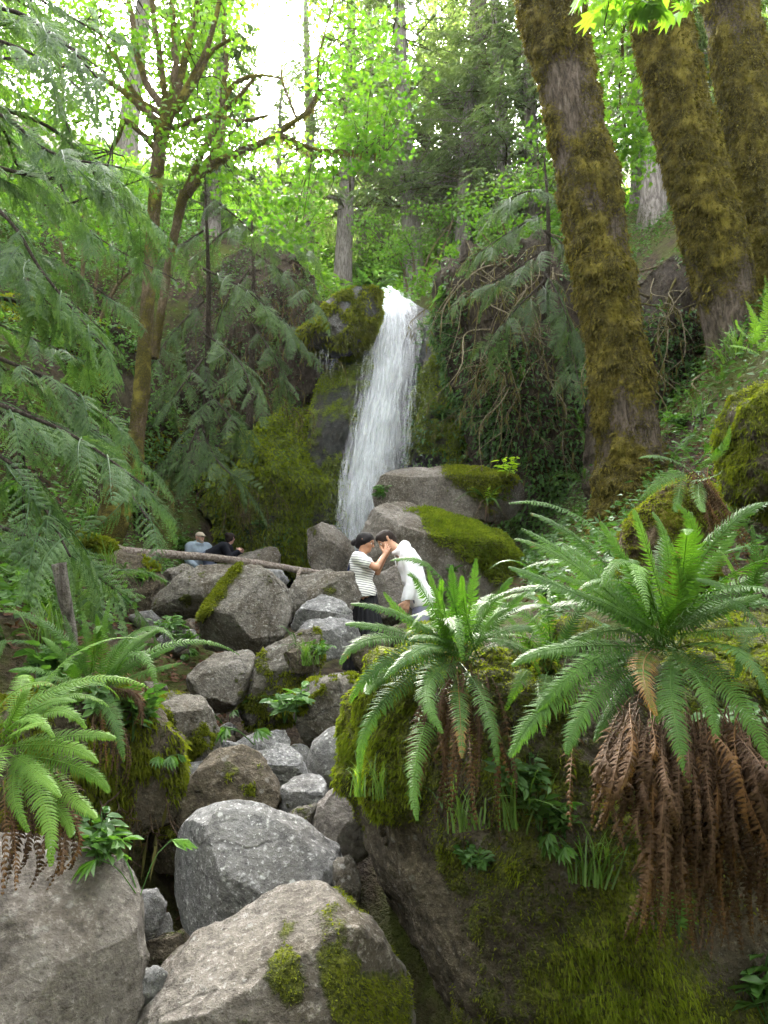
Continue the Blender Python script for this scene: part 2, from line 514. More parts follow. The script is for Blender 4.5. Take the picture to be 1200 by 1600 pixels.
# ------------------------------------------------------------------ terrain
CP = [(0, 0, -.35), (-.5, 2.5, -.7), (-.1, 3.4, -.35), (-.6, 4.4, .15), (-.9, 6.3, .55), (-1.3, 7.5, .9), (0, 8.85, .95), (.6, 9.2, 1.0),
      (-2.4, 8.2, 1.35), (-3.0, 13, 1.6), (-1.5, 13, 1.5), (0, 14, 1.7), (-1, 16.5, 1.6), (-3.5, 15.4, 1.9), (-2.8, 16.4, 1.9), (1.0, 12, 1.9),
      (-3.1, 9, 2.0), (-4, 8, 2.4), (-4.2, 11, 3.2), (-5, 11.5, 5.4), (-8, 11, 7.4), (-1.7, 4.5, 1.2), (-2.4, 4.5, 1.55), (-1.5, 2.9, -.2), (-1.2, 3.4, -.3), (-1.2, 4.3, .2), (-2.6, 2.9, 1.1),
      (-3.2, 6.2, 1.9), (-2.2, 6.4, 1.1), (-5, 6, 3.4), (-5, 3, 2.2), (-9, 5, 6.5), (-14, 10, 12), (-10, 0, 3.5),
      (.6, 2.2, -.6), (1.1, 2.8, -.3), (1.0, 3.9, 1.0), (2.2, 3.0, -.1), (1.6, 2.0, -.7), (3, 2.2, 0), (2.4, 4.0, 1.3), (.75, 5, 1.35), (1.9, 5.2, 1.9), (2, 8, 2.2), (2.9, 8.9, 2.9), (3.1, 6.3, 2.9), (4.3, 9.4, 4.7),
      (3.8, 6, 3.3), (5.5, 3, 2.2), (7, 8, 7.5), (10, 0, 3.5), (12, 10, 11),
      (3.2, 13, 3.2), (4.8, 13, 5.5), (2.4, 15.5, 2.6), (1.8, 20.5, 10.2), (4.75, 19, 10.4), (7, 15, 9.5), (.2, 21.5, 9.7), (1, 19.8, 4),
      (-2.2, 20.4, 10.2), (-3.9, 18.6, 9.3), (-2.4, 17.6, 2.6), (-6.2, 15.6, 6.5), (-.4, 20.2, 4), (-8, 17, 10.5),
      (-4, 28, 15), (4, 28, 14.2), (0, 28, 13.4), (0, 24, 10.9), (-12, 28, 20), (14, 28, 19), (-15, 45, 31), (0, 45, 27.5), (15, 45, 30),
      (-30, 70, 48), (0, 80, 50), (30, 70, 48), (-60, 40, 42), (60, 40, 42), (-60, 150, 82), (0, 170, 86), (60, 150, 82), (-120, 80, 60), (120, 80, 60),
      (-25, 10, 22), (25, 10, 22), (-20, -10, 5), (20, -10, 5), (0, -15, -2), (0, -60, -4), (-80, -60, 8), (80, -60, 8), (-150, 0, 55), (150, 0, 55), (-200, 200, 90), (200, 200, 90)]
_cp = np.array(CP, float)
def _lin(a, b): return np.sqrt((a[:, None, 0] - b[None, :, 0]) ** 2 + (a[:, None, 1] - b[None, :, 1]) ** 2 + .15)
_A = _lin(_cp, _cp)
_n = len(_cp)
_M = np.zeros((_n + 3, _n + 3))
_M[:_n, :_n] = _A
_M[:_n, _n] = _M[_n, :_n] = 1
_M[:_n, _n + 1:] = _cp[:, :2]
_M[_n + 1:, :_n] = _cp[:, :2].T
_W = np.linalg.solve(_M, np.concatenate((_cp[:, 2], (0, 0, 0))))
def ground_z(x, y):
    q = np.stack((np.atleast_1d(np.asarray(x, float)), np.atleast_1d(np.asarray(y, float))), -1)
    return _lin(q, _cp) @ _W[:_n] + _W[_n] + q @ _W[_n + 1:]
def gz(x, y): return float(ground_z(x, y)[0])

SURF = []
def build_terrain():
    s = np.linspace(-1, 1, 261)
    xs = 9 * s + 61 * s ** 5
    t = np.linspace(0, 1, 300)
    ys = -25 + 23 * sm(t, 0, .12) + np.interp(t, [0, .12, .72, 1], [0, 0, 30, 30]) + 50 * np.clip((t - .7) / .3, 0, 1) ** 2.2
    X, Y = np.meshgrid(xs, ys, indexing='ij')
    q = np.stack((X.ravel(), Y.ravel()), -1)
    Z = np.concatenate([ground_z(c[:, 0], c[:, 1]) for c in np.array_split(q, 20)])
    V = np.column_stack((q, Z))
    V[:, 2] += .16 * fbm(V, .8, 4, 3) + .05 * fbm(V, 4, 3, 9)
    n, m = X.shape
    i, j = np.meshgrid(np.arange(n - 1), np.arange(m - 1), indexing='ij')
    Q = np.stack((i * m + j, (i + 1) * m + j, (i + 1) * m + j + 1, i * m + j + 1), -1).reshape(-1, 4)
    SURF.append(V)
    o = link('ground', mesh_data('ground', V, Q, SOIL))
    tag(o, 'dark forest soil of the ravine and the slope above it', None, None, 'structure')
build_terrain()

# ------------------------------------------------------------------ rocks
def rock_shape(outline, d, depth=.8, sub=5, seed=1, e=.75, amp=.07, rough=.06, planes=(), nplanes=8, moss=.0, up=.6, spots=(), bare=(), lo=0.0, tilt=0.0, grow=1.06, fq=2.2, nfq=1.3, mossd=.05):
    """a boulder whose outline is the one in the photograph; real depth = DEPTH x its half width"""
    O = np.array(outline, float)
    c = O.mean(0)
    # area centroid
    a = O; b = np.roll(O, -1, 0)
    cr = a[:, 0] * b[:, 1] - b[:, 0] * a[:, 1]
    if abs(cr.sum()) > 1: c = ((a + b) * cr[:, None]).sum(0) / (3 * cr.sum())
    rel = (O - c) * np.array((1, -1)) / 1200 * d
    th = np.linspace(-PI, PI, 181)
    dirs = np.stack((np.cos(th), np.sin(th)), 1)
    rad = np.zeros(len(th))
    A_, B_ = rel, np.roll(rel, -1, 0)
    for k in range(len(A_)):
        e_ = B_[k] - A_[k]
        den = dirs[:, 0] * e_[1] - dirs[:, 1] * e_[0]
        with np.errstate(divide='ignore', invalid='ignore'):
            tt = (A_[k][0] * e_[1] - A_[k][1] * e_[0]) / den
            ss = (A_[k][0] * dirs[:, 1] - A_[k][1] * dirs[:, 0]) / den
        ok = (ss >= -1e-6) & (ss <= 1 + 1e-6) & (tt > 0)
        rad = np.where(ok & (tt > rad), tt, rad)
    bad = rad <= 0
    if bad.any(): rad[bad] = np.interp(th[bad], th[~bad], rad[~bad])
    k_ = np.array((1, 2, 3, 2, 1)) / 9
    rad = np.convolve(np.concatenate((rad[-4:-1], rad, rad[1:4])), k_, 'same')[3:-3] * grow
    mr = math.sqrt((rad ** 2).mean())
    D = depth * mr
    U, F = ico(sub)
    x, y, z = U[:, 0], U[:, 1], U[:, 2]          # z: away from the camera
    rho = np.hypot(x, y)
    an = np.arctan2(y, x)
    r = np.interp(an, th, rad)
    sr = np.abs(rho) ** e
    sz = np.sign(z) * np.abs(z) ** e
    L = np.stack((np.cos(an) * r * sr, np.sin(an) * r * sr, D * sz), 1)
    rng = np.random.default_rng(seed)
    C0 = P(c[0], c[1], d)
    L = L * (1 + amp * 1.6 * fbm(L + seed * 7.7, nfq / mr, 3, seed) + amp * 1.2 * fbm(L + seed * 3.3, fq / mr, 4, seed + 5, .5, True) - amp * .3)[:, None]
    for pl in planes:                             # (nx, ny, nz, h): keep n.p <= h*mr, in camera axes, z away
        n = nrm(pl[:3]); h = pl[3] * mr
        q = L @ n - h
        L = L - np.outer(np.maximum(q, 0) * .93, n)
    for k in range(nplanes):
        n = nrm((rng.normal() * .8, rng.normal() * .7 + .1, -abs(rng.normal()) - .35))
        sup = (L @ n).max()
        q = L @ n - sup * rng.uniform(.62, .85)
        L = L - np.outer(np.maximum(q, 0) * .88, n)
    C = P(c[0], c[1], d)
    W = C + L[:, :1] * CAM_R + L[:, 1:2] * CAM_U + L[:, 2:] * CAM_F
    N = vnormals(W, F)
    if (N * (W - C)).sum() < 0: F = F[:, ::-1]; N = -N
    W = W + N * (mr * rough * (.6 * fbm(W, 5 / mr, 5, seed + 11, .62) + .5 * fbm(W, 3.1 / mr, 5, seed + 13, .6, True) - .1))[:, None]
    N = vnormals(W, F)
    px = c + np.stack((L[:, 0], -L[:, 1]), 1) * 1200 / d
    m = moss + .12 + up * (N[:, 2] - .35) + .8 * fbm(W, 2.6 / mr, 5, seed + 21, .6)
    for (sx, sy, sr_, s_) in spots:
        m = m + s_ * np.exp(-((px[:, 0] - sx) ** 2 + (px[:, 1] - sy) ** 2) / (2 * (sr_ * .6) ** 2))
    m = np.clip(m, -1, 1.6)
    W = W + N * (np.clip(m - .4, 0, .5) * min(mossd, mossd * mr) * (1 + .8 * fbm(W, 14 / mr, 3, seed + 31)))[:, None]
    return W, F, m, N

def rock(name, outline, d, mat, label, cat='boulder', kind=None, **kw):
    W, F, m, N = rock_shape(outline, d, **kw)
    SURF.append(W)
    return solid(name, W, F, mat, label, cat, None, kind, True, {'moss': m}), W, F, m, N

def tufts(parent, W, F, m, N, count, length, mat, seed=0, thr=.45, width=.35, droop=.3, name='moss', region=None):
    """short moss shoots standing on the mossy part of a surface, as one joined part"""
    rng = np.random.default_rng(seed)
    T = F if F.shape[1] == 3 else np.vstack((F[:, [0, 1, 2]], F[:, [0, 2, 3]]))
    cen = W[T].mean(1)
    area = np.linalg.norm(np.cross(W[T[:, 1]] - W[T[:, 0]], W[T[:, 2]] - W[T[:, 0]]), axis=1)
    fm = m[T].mean(1)
    see = (np.array((0, 0, EYE)) - cen) * 1.0
    facing = (nrm(see) * N[T[:, 0]]).sum(1)
    w = area * np.clip(fm - thr, 0, .5) * (facing > -.25)
    if region is not None: w = w * region(cen)
    if w.sum() <= 0: return None
    ids = rng.choice(len(T), count, p=w / w.sum())
    bc = rng.dirichlet((1, 1, 1), count)
    p = (W[T[ids]] * bc[:, :, None]).sum(1)
    n = N[T[ids, 0]]
    dv = nrm(n + rng.normal(0, .45, (count, 3)) + np.array((0, 0, -droop)))
    L = length * rng.uniform(.5, 1.3, count)[:, None]
    s = nrm(np.cross(dv, rng.normal(0, 1, (count, 3)))) * L * width
    V = np.stack((p - dv * L * .2 - s * .6, p - dv * L * .2 + s * .6, p + dv * L * .55 + s * .5, p + dv * L + np.array((0, 0, -1)) * L * droop * .5), 1).reshape(-1, 3)
    k = np.arange(count)[:, None] * 4
    Q = k + np.array((0, 1, 2, 3))
    tint = np.repeat(np.clip(.5 + .6 * fbm(p, 5, 3, seed) + rng.normal(0, .18, count), 0, 1), 4)
    return part(name, V, Q, mat, parent, False, {'tint': tint}, kind='stuff')

ROCKS = {}
def boulder(key, outline, d, mat, label, tuft=0, tl=.03, tmat=None, thr=.45, **kw):
    kw.setdefault('seed', len(ROCKS) + 3)
    o, W, F, m, N = rock('boulder', outline, d, mat, label, **kw)
    ROCKS[key] = (o, W, F, m, N)
    if tuft: tufts(o, W, F, m, N, tuft, tl, tmat or MOSSLEAF, kw['seed'], thr)
    return o

boulder('front', [(190, 1640), (230, 1545), (300, 1490), (370, 1450), (430, 1410), (490, 1410), (540, 1440), (600, 1490), (628, 1545), (645, 1620), (620, 1740), (420, 1780), (230, 1740)], 2.6, ROCK_BROWN,
        'big brown front boulder with yellow moss streaks on its right side', tuft=3000, tl=.012, sub=6, e=.8, depth=.85, grow=.99, nplanes=5, moss=-.12, up=.1, amp=.06, rough=.03,
        planes=[(.15, .55, -.8, .62), (.75, .2, -.6, .72)], spots=[(450, 1470, 30, .8), (465, 1500, 25, .8), (530, 1490, 30, .9), (555, 1535, 50, 1.0), (605, 1590, 60, .9), (430, 1560, 50, .4), (520, 1470, 30, .5)])
boulder('grey', [(245, 1370), (258, 1325), (300, 1288), (345, 1270), (400, 1267), (440, 1283), (480, 1300), (520, 1335), (536, 1380), (530, 1430), (500, 1455), (400, 1490), (330, 1492), (288, 1470), (252, 1420)], 3.5, ROCK_GREY,
        'large smooth grey boulder with pale lichen flecks behind the brown front boulder', sub=6, e=.85, depth=.9, grow=1.03, nplanes=2, moss=-.45, up=.0, amp=.05, rough=.012,
        planes=[(.1, .72, -.68, .66), (-.75, .15, -.62, .74)], spots=[(470, 1370, 18, .7), (265, 1400, 35, .45)])
boulder('slab', [(-120, 1350), (0, 1343), (60, 1338), (120, 1350), (178, 1380), (195, 1430), (203, 1520), (205, 1620), (190, 1760), (-120, 1760)], 2.5, ROCK_SLAB,
        'broad worn brown slab rock below the yellow green fern', sub=6, e=.72, depth=.7, nplanes=3, moss=-.35, up=.1, amp=.045, rough=.02,
        planes=[(.1, .6, -.8, .5)], spots=[(190, 1375, 30, .7), (100, 1345, 50, .3)])
boulder('mossbrown', [(245, 1290), (290, 1225), (330, 1188), (375, 1177), (402, 1195), (422, 1230), (426, 1265), (400, 1310), (330, 1345), (262, 1350), (238, 1325)], 4.1, ROCK_DIRT,
        'dark brown boulder with moss down its left edge above the dark hollow', tuft=3500, tl=.018, sub=5, nplanes=3, moss=-.05, up=-.1, spots=[(262, 1290, 45, .7), (400, 1215, 22, .5)], planes=[(-.1, .35, -.93, .6)])
boulder('b5', [(428, 1268), (438, 1236), (470, 1211), (500, 1214), (509, 1240), (505, 1275), (470, 1295), (430, 1290)], 4.1, ROCK_GREY, 'small blocky grey boulder with a flat top beside the egg shaped stone', sub=5, e=.65, moss=-.3, up=.05, planes=[(0, .95, -.3, .62)], spots=[(455, 1250, 16, .5)])
boulder('b6', [(360, 1168), (398, 1147), (445, 1143), (455, 1162), (425, 1188), (380, 1192)], 5.0, ROCK_GREY, 'low grey boulder with a cracked top in front of the tufts of wildflowers', sub=5, e=.7, moss=-.35, up=.05, planes=[(.1, .9, -.4, .5)])
boulder('b6b', [(393, 1205), (400, 1176), (438, 1163), (470, 1188), (483, 1218), (452, 1228), (405, 1222)], 4.7, ROCK_GREY, 'low grey boulder with a folded dark edge behind the blocky one', sub=5, e=.7, moss=-.4, up=.05, planes=[(-.1, .9, -.4, .45)])
boulder('egg', [(481, 1190), (490, 1160), (515, 1141), (541, 1135), (556, 1180), (545, 1232), (515, 1243), (489, 1228)], 4.4, ROCK_GREY, 'smooth egg shaped blue grey stone leaning on the fern bank', sub=5, e=.95, nplanes=0, moss=-.6, up=0, amp=.02, rough=.008)
boulder('b8', [(425, 1290), (465, 1266), (496, 1261), (492, 1300), (475, 1330), (440, 1320)], 3.95, ROCK_MOSSY, 'pointed small boulder wedged behind the smooth grey one', sub=5, e=.7, moss=-.1, up=.2, spots=[(485, 1270, 12, .5)])
boulder('b9', [(522, 1352), (550, 1336), (562, 1380), (556, 1440), (540, 1462), (522, 1420)], 3.35, ROCK_MOSSY, 'thin pale upright stone between smooth grey boulder and mossy outcrop', sub=5, e=.65, moss=-.25, up=.1)
boulder('b25', [(485, 1310), (500, 1262), (535, 1228), (570, 1222), (600, 1300), (570, 1350), (525, 1355)], 3.9, ROCK_SLAB, 'sloping grey rock slab under the mossy edge of the fern bank', sub=5, e=.7, moss=-.2, up=.1, spots=[(545, 1240, 20, .5)])
boulder('b10', [(215, 1195), (228, 1115), (262, 1085), (308, 1089), (330, 1120), (337, 1150), (346, 1182), (318, 1195), (262, 1210)], 4.8, ROCK_MOSSY, 'pale topped boulder with golden moss on its overhanging edge', tuft=3500, tl=.02, sub=5, moss=.1, up=.0, spots=[(300, 1160, 35, .6), (240, 1110, 30, .5), (305, 1105, 18, -.7)])
boulder('b11', [(296, 1058), (328, 1025), (385, 1019), (398, 1030), (392, 1080), (352, 1112), (308, 1112), (290, 1085)], 6.1, ROCK_MOSSY, 'boulder with a flat light grey top and dark sides below the mossy pointed one', sub=5, e=.65, moss=-.1, up=-.25, planes=[(0, .93, -.36, .62)])
boulder('b12', [(363, 1098), (385, 1050), (420, 1012), (470, 988), (500, 985), (500, 1020), (490, 1065), (470, 1115), (420, 1132), (378, 1126)], 6.2, ROCK_MOSSY, 'brown boulder furred with olive moss in the middle of the stream bed', tuft=3500, tl=.03, sub=5, e=.75, moss=.28, up=-.25, spots=[(440, 1000, 30, -.6)])
boulder('b12b', [(455, 1005), (480, 975), (520, 964), (552, 972), (560, 1000), (545, 1022), (500, 1030), (470, 1030)], 6.8, ROCK_GREY, 'light grey slab with a smooth top beside the black skirt', sub=5, e=.65, moss=-.3, up=0, planes=[(0, .93, -.36, .5)])
boulder('b13', [(465, 1095), (480, 1070), (520, 1058), (575, 1062), (600, 1110), (565, 1150), (505, 1172), (480, 1158), (468, 1130)], 5.4, ROCK_MOSSY, 'boulder patched with yellow moss and grey stone below the arching fern tips', tuft=4000, tl=.025, sub=5, moss=.2, up=.25, spots=[(530, 1100, 18, -.6)])
boulder('key', [(306, 965), (328, 920), (362, 882), (388, 877), (422, 895), (446, 920), (454, 950), (447, 988), (422, 1020), (400, 1030), (350, 1020), (308, 1022)], 7.5, ROCK_MOSSY,
        'tall pointed boulder with a stripe of golden moss on its left ridge', tuft=3500, tl=.03, thr=.55, grow=.98, sub=6, e=.62, depth=.9, nplanes=2, moss=-.08, up=-.1, amp=.06, rough=.03,
        planes=[(.45, .35, -.82, .52), (-.5, -.45, -.75, .55), (-.75, .6, -.3, .68)], spots=[(364, 888, 14, 1.5), (350, 903, 18, 1.6), (338, 920, 20, 1.6), (326, 940, 18, 1.6), (316, 958, 16, 1.4), (425, 905, 14, .5), (400, 1000, 30, .2), (430, 950, 30, -.3)])
boulder('b15', [(232, 935), (262, 905), (300, 886), (345, 880), (372, 884), (370, 920), (335, 955), (305, 975), (250, 970)], 8.3, ROCK_MOSSY, 'low wide boulder with an overhanging dark underside left of the pointed one', grow=.98, sub=5, e=.65, moss=-.1, up=-.1, planes=[(-.1, .85, -.5, .45), (-.1, -.6, -.78, .42)], spots=[(300, 905, 16, .5), (290, 930, 20, .3)])
boulder('b16', [(440, 935), (468, 905), (510, 892), (548, 897), (562, 930), (548, 950), (500, 948), (465, 962), (442, 962)], 8.2, ROCK_MOSSY, 'grey boulder with a brown mossy face just left of the striped shirt', sub=5, e=.65, moss=-.15, up=0, spots=[(520, 920, 14, .6)], planes=[(-.2, .8, -.55, .5)])
boulder('b17', [(458, 978), (475, 945), (500, 932), (530, 940), (550, 956), (548, 975), (500, 980), (468, 992)], 7.4, ROCK_GREY, 'rough grey boulder between the mossy faced one and the smooth slab', sub=5, e=.65, moss=-.25, up=0, planes=[(-.1, .85, -.5, .5)])
boulder('b19', [(345, 892), (375, 868), (420, 852), (434, 858), (436, 882), (428, 905), (370, 910)], 14.6, ROCK_MOSSY, 'grey boulder with yellow moss that the dark jacketed visitor leans on', sub=5, e=.6, moss=-.1, up=.2, planes=[(-.25, .9, -.3, .45)])
boulder('b20', [(481, 852), (485, 828), (502, 817), (522, 822), (546, 845), (556, 870), (546, 893), (500, 898), (486, 882)], 12.5, ROCK_BROWN, 'reddish brown upright boulder at the foot of the waterfall', sub=5, e=.7, moss=-.15, up=0, rough=.045, spots=[(492, 830, 12, .7)], planes=[(.6, .5, -.6, .6)])
boulder('b21', [(593, 772), (600, 745), (650, 730), (700, 726), (760, 734), (818, 755), (826, 782), (800, 810), (720, 812), (650, 805), (597, 800)], 14, ROCK_BROWN, 'long brown boulder whose right half is covered in a mat of moss beside the falls', tuft=6000, tl=.05, sub=6, e=.6, moss=-.25, up=.2, rough=.04,
        planes=[(0, .95, -.3, .42)], spots=[(765, 745, 65, 1.4), (720, 735, 35, 1.0)])
boulder('b22', [(580, 835), (590, 803), (640, 789), (700, 795), (760, 828), (845, 868), (860, 905), (760, 935), (700, 945), (640, 945), (598, 920), (583, 880)], 11.5, ROCK_BROWN, 'huge sloping boulder with a green moss carpet right behind the couple', tuft=12000, tl=.05, tmat=MOSSGREEN, sub=6, e=.62, moss=-.15, up=.3, rough=.035,
        planes=[(.25, .9, -.35, .42), (-.2, -.15, -.95, .55)], spots=[(730, 820, 75, 1.3), (800, 865, 60, 1.3), (690, 800, 30, .8), (620, 835, 30, -.6), (640, 860, 30, -.5)])
boulder('b23', [(585, 905), (620, 885), (655, 930), (650, 975), (600, 980), (575, 950)], 10.0, ROCK_BROWN, 'brown rock filling the gap between the two standing people', sub=5, moss=-.3, up=0, rough=.04)
boulder('lb', [(165, 1000), (150, 900), (185, 865), (235, 872), (250, 910), (240, 955), (215, 990)], 8.9, ROCK_DIRT, 'dark earthy rock holding up the mossy end of the fallen log', sub=5, moss=.05, up=.2, tuft=3000, tl=.04)
small = [([(238, 1010), (258, 988), (300, 985), (310, 1000), (280, 1018)], 7.2, ROCK_GREY, 'flat grey stone below the wide boulder with the dark underside'),
         ([(205, 935), (225, 925), (240, 940), (236, 958), (212, 960)], 9.0, ROCK_GREY, 'small angular grey stone uphill of the flat one'),
         ([(200, 962), (235, 955), (255, 975), (245, 992), (215, 985)], 8.2, ROCK_GREY, 'flat tilted grey stone left of the wide dark boulder'),
         ([(185, 1005), (215, 990), (250, 1005), (245, 1030), (200, 1032)], 7.0, ROCK_DIRT, 'mossy dirty stone in the trickle bed left of the grey slabs'),
         ([(187, 1425), (205, 1398), (240, 1395), (258, 1420), (245, 1455), (205, 1462)], 3.1, ROCK_GREY, 'blocky dark grey stone beside the left side of the smooth boulder'),
         ([(190, 1505), (195, 1478), (220, 1474), (230, 1495), (225, 1528), (198, 1530)], 2.85, ROCK_SLAB, 'small pale square stone in the gap next to the worn slab'),
         ([(225, 1525), (232, 1470), (285, 1462), (310, 1500), (290, 1545), (240, 1545)], 3.15, ROCK_DIRT, 'dark wet stone in shadow under the smooth grey boulder'),
         ([(190, 1560), (205, 1530), (240, 1518), (258, 1530), (250, 1565), (215, 1600), (195, 1590)], 2.6, ROCK_GREY, 'blue grey pointed stone at the bottom of the gap by the worn slab'),
         ([(208, 1460), (225, 1440), (262, 1430), (270, 1465), (240, 1480)], 3.2, ROCK_GREY, 'thin grey stone lying on the dark wet stone in the gap'),
         ([(335, 1170), (350, 1158), (372, 1165), (380, 1195), (350, 1200)], 4.9, ROCK_GREY, 'small grey stone tucked beside the golden mossed boulder'),
         ([(440, 1022), (470, 1012), (500, 1030), (500, 1050), (455, 1050)], 6.0, ROCK_DIRT, 'small dark stone under the light grey slab'),
         ([(385, 905), (405, 890), (440, 892), (450, 912), (420, 918)], 9.4, ROCK_GREY, 'grey stone lying under the log behind the pointed boulder'),
         ([(250, 905), (262, 890), (290, 882), (310, 892), (295, 908), (262, 915)], 9.6, ROCK_MOSSY, 'small mossy stone under the log left of the seated man'),
         ([(600, 990), (640, 975), (700, 985), (710, 1030), (620, 1040)], 8.4, ROCK_DIRT, 'mossy stone at the feet of the man in white'),
         ([(540, 1010), (570, 995), (610, 1000), (615, 1040), (560, 1045)], 8.0, ROCK_DIRT, 'low dark stone under the hem of the black skirt'),
         ([(430, 1360), (500, 1400), (545, 1470), (520, 1500), (440, 1470)], 3.6, ROCK_DIRT, 'dark stone hidden low between smooth boulder and outcrop')]
for k, (o_, d_, m_, l_) in enumerate(small):
    boulder('s%d' % k, o_, d_, m_, l_, sub=4, e=.7, moss=-.25 if m_ is not ROCK_DIRT else .15, up=.1, seed=60 + k)

# right bank: the mossy outcrop that carries the big ferns
o, W, F, m, N = rock('rock_outcrop', [(535, 1330), (548, 1200), (560, 1110), (600, 1050), (660, 1025), (760, 1015), (1000, 1010), (1300, 1000), (1420, 1200), (1420, 1760), (700, 1780), (640, 1600), (610, 1500), (565, 1450), (540, 1400)], 3.35, ROCK_DIRT,
     'mossy overhanging rock outcrop that carries the large ferns', 'outcrop', sub=7, depth=.50, e=.55, nplanes=4, moss=.42, up=.1, amp=.08, rough=.06, mossd=.16, grow=.97, seed=77, fq=4.0, nfq=3.0,
     planes=[(-.62, .1, -.78, .72), (0, -.62, -.78, .74)], spots=[(880, 1390, 110, .6), (1080, 1530, 90, .8), (600, 1180, 70, .5), (700, 1290, 60, .4), (960, 1450, 60, .4), (640, 1340, 60, -.8), (600, 1290, 35, -.6), (720, 1440, 90, -.3), (820, 1560, 120, -.5)])
OUT = (o, W, F, m, N)
tufts(o, W, F, m, N, 110000, .013, MOSSLEAF, 7, .3, .35, .4)
tufts(o, W, F, m, N, 40000, .022, MOSSGREEN, 8, .6, .2, .9, 'moss')
# left bank
o, W, F, m, N = rock('earth_bank', [(-160, 1130), (-20, 1100), (90, 1080), (170, 1080), (225, 1120), (262, 1180), (262, 1260), (235, 1290), (180, 1290), (130, 1320), (60, 1340), (-160, 1350)], 3.9, ROCK_DIRT,
     'mossy earth bank under the left ferns above the dark hollow', 'earth bank', sub=6, depth=.55, e=.6, nplanes=2, moss=.32, up=.15, amp=.08, rough=.06, mossd=.1, seed=81)
LB = (o, W, F, m, N)
tufts(o, W, F, m, N, 16000, .03, MOSSLEAF, 9, .36, .3, .9)
# ------------------------------------------------------------------ cliffs round the fall
CLIFFS = {}
def cliff(outline, d, mat, label, tuft=0, tl=.08, tmat=None, **kw):
    o, W, F, m, N = rock('cliff', outline, d, mat, label, 'cliff', 'structure', **kw)
    CLIFFS[kw['seed']] = (o, W, F, m, N)
    if tuft: tufts(o, W, F, m, N, tuft, tl, tmat or MOSSGREEN, kw.get('seed', 1), .5, .35, .6)
    return o, W, F, m, N
cliff([(440, 900), (470, 700), (520, 580), (560, 492), (610, 500), (660, 500), (720, 570), (760, 700), (740, 900), (600, 940)], 20.6, CLIFF_WET, 'dark wet rock wall behind the white water', sub=6, depth=.55, e=.6, nplanes=0, moss=-.05, up=.2, seed=90, amp=.05, rough=.04)
cliff([(465, 530), (500, 505), (512, 478), (560, 456), (588, 463), (590, 500), (572, 535), (548, 556), (515, 548), (480, 542)], 17.8, LEDGE, 'moss cushioned ledge on the left of the lip', tuft=9000, tl=.09, tmat=MOSSLEAF, sub=6, depth=1.0, e=.7, nplanes=2, moss=.75, up=.3, seed=91, amp=.08, spots=[(540, 488, 10, -1.2), (530, 516, 14, -1.0), (518, 478, 8, -1.2), (510, 520, 8, .4)])
cliff([(470, 900), (480, 720), (500, 600), (545, 560), (580, 540), (570, 600), (548, 680), (532, 760), (528, 860)], 17.8, CLIFF_WET, 'green slimed rock face left of the white water', tuft=9000, tl=.06, sub=6, depth=.8, e=.6, nplanes=2, moss=.6, up=.1, seed=92, rough=.03, spots=[(530, 690, 22, -1.2)])
cliff([(360, 700), (400, 690), (440, 645), (490, 650), (520, 680), (528, 760), (520, 845), (470, 885), (400, 870), (330, 860), (320, 780)], 17.4, CLIFF_WET, 'bright moss cushions on stepped rock left of the pool', tuft=22000, tl=.085, sub=6, depth=.6, e=.6, nplanes=5, moss=.85, up=.2, seed=93, amp=.14, fq=5, nfq=3.5, rough=.05)
cliff([(175, 900), (190, 760), (260, 700), (330, 690), (400, 720), (440, 800), (445, 880), (330, 915), (230, 920)], 17.6, CLIFF_SOIL, 'dark undercut soil bank behind the two resting visitors', sub=6, depth=.5, e=.6, moss=-.02, up=.5, seed=94, amp=.1, rough=.05, fq=4)
cliff([(300, 900), (300, 600), (310, 470), (360, 395), (430, 400), (480, 440), (505, 500), (500, 560), (470, 640), (430, 760), (410, 880)], 18.6, CLIFF_SOIL, 'root hung soil cliff left of the falls', sub=6, depth=.6, e=.6, moss=.25, up=.3, seed=95, amp=.1, rough=.05, fq=4)
cliff([(625, 900), (640, 730), (652, 640), (668, 540), (660, 480), (700, 470), (760, 540), (800, 620), (800, 760), (790, 880)], 18.3, CLIFF_WET, 'shadowed mossy rock face right of the white water', tuft=16000, tl=.075, sub=6, depth=.6, e=.6, nplanes=4, moss=.5, up=.3, seed=96, amp=.1, rough=.04, fq=4, spots=[(690, 570, 25, .5), (660, 700, 30, .4), (720, 690, 50, .4), (730, 590, 10, -1.4), (720, 625, 14, -1.4), (660, 560, 12, -1)])
cliff([(740, 900), (740, 640), (700, 520), (690, 440), (740, 410), (860, 410), (960, 470), (1010, 600), (1020, 760), (980, 880), (860, 920)], 16.2, CLIFF_SOIL, 'root tangled dark soil cliff right of the falls', sub=6, depth=.5, e=.6, moss=.05, up=.3, seed=97, amp=.1, rough=.05, fq=4, spots=[(860, 760, 50, .4)])
cliff([(-200, 950), (-200, 500), (0, 470), (120, 480), (220, 560), (260, 680), (200, 800), (150, 900)], 12.6, CLIFF_SOIL, 'steep mossy hillside behind the cedar boughs', tuft=9000, tl=.08, tmat=MOSSLEAF, sub=6, depth=.45, e=.6, moss=.5, up=.3, seed=98, amp=.1, rough=.05, fq=4)
cliff([(940, 840), (930, 640), (950, 480), (1030, 420), (1130, 480), (1160, 620), (1130, 760), (1040, 820)], 12.0, CLIFF_SOIL, 'steep soil slope behind the great trunks', sub=6, depth=.5, e=.6, moss=.1, up=.4, seed=99, amp=.1, rough=.05, fq=4)

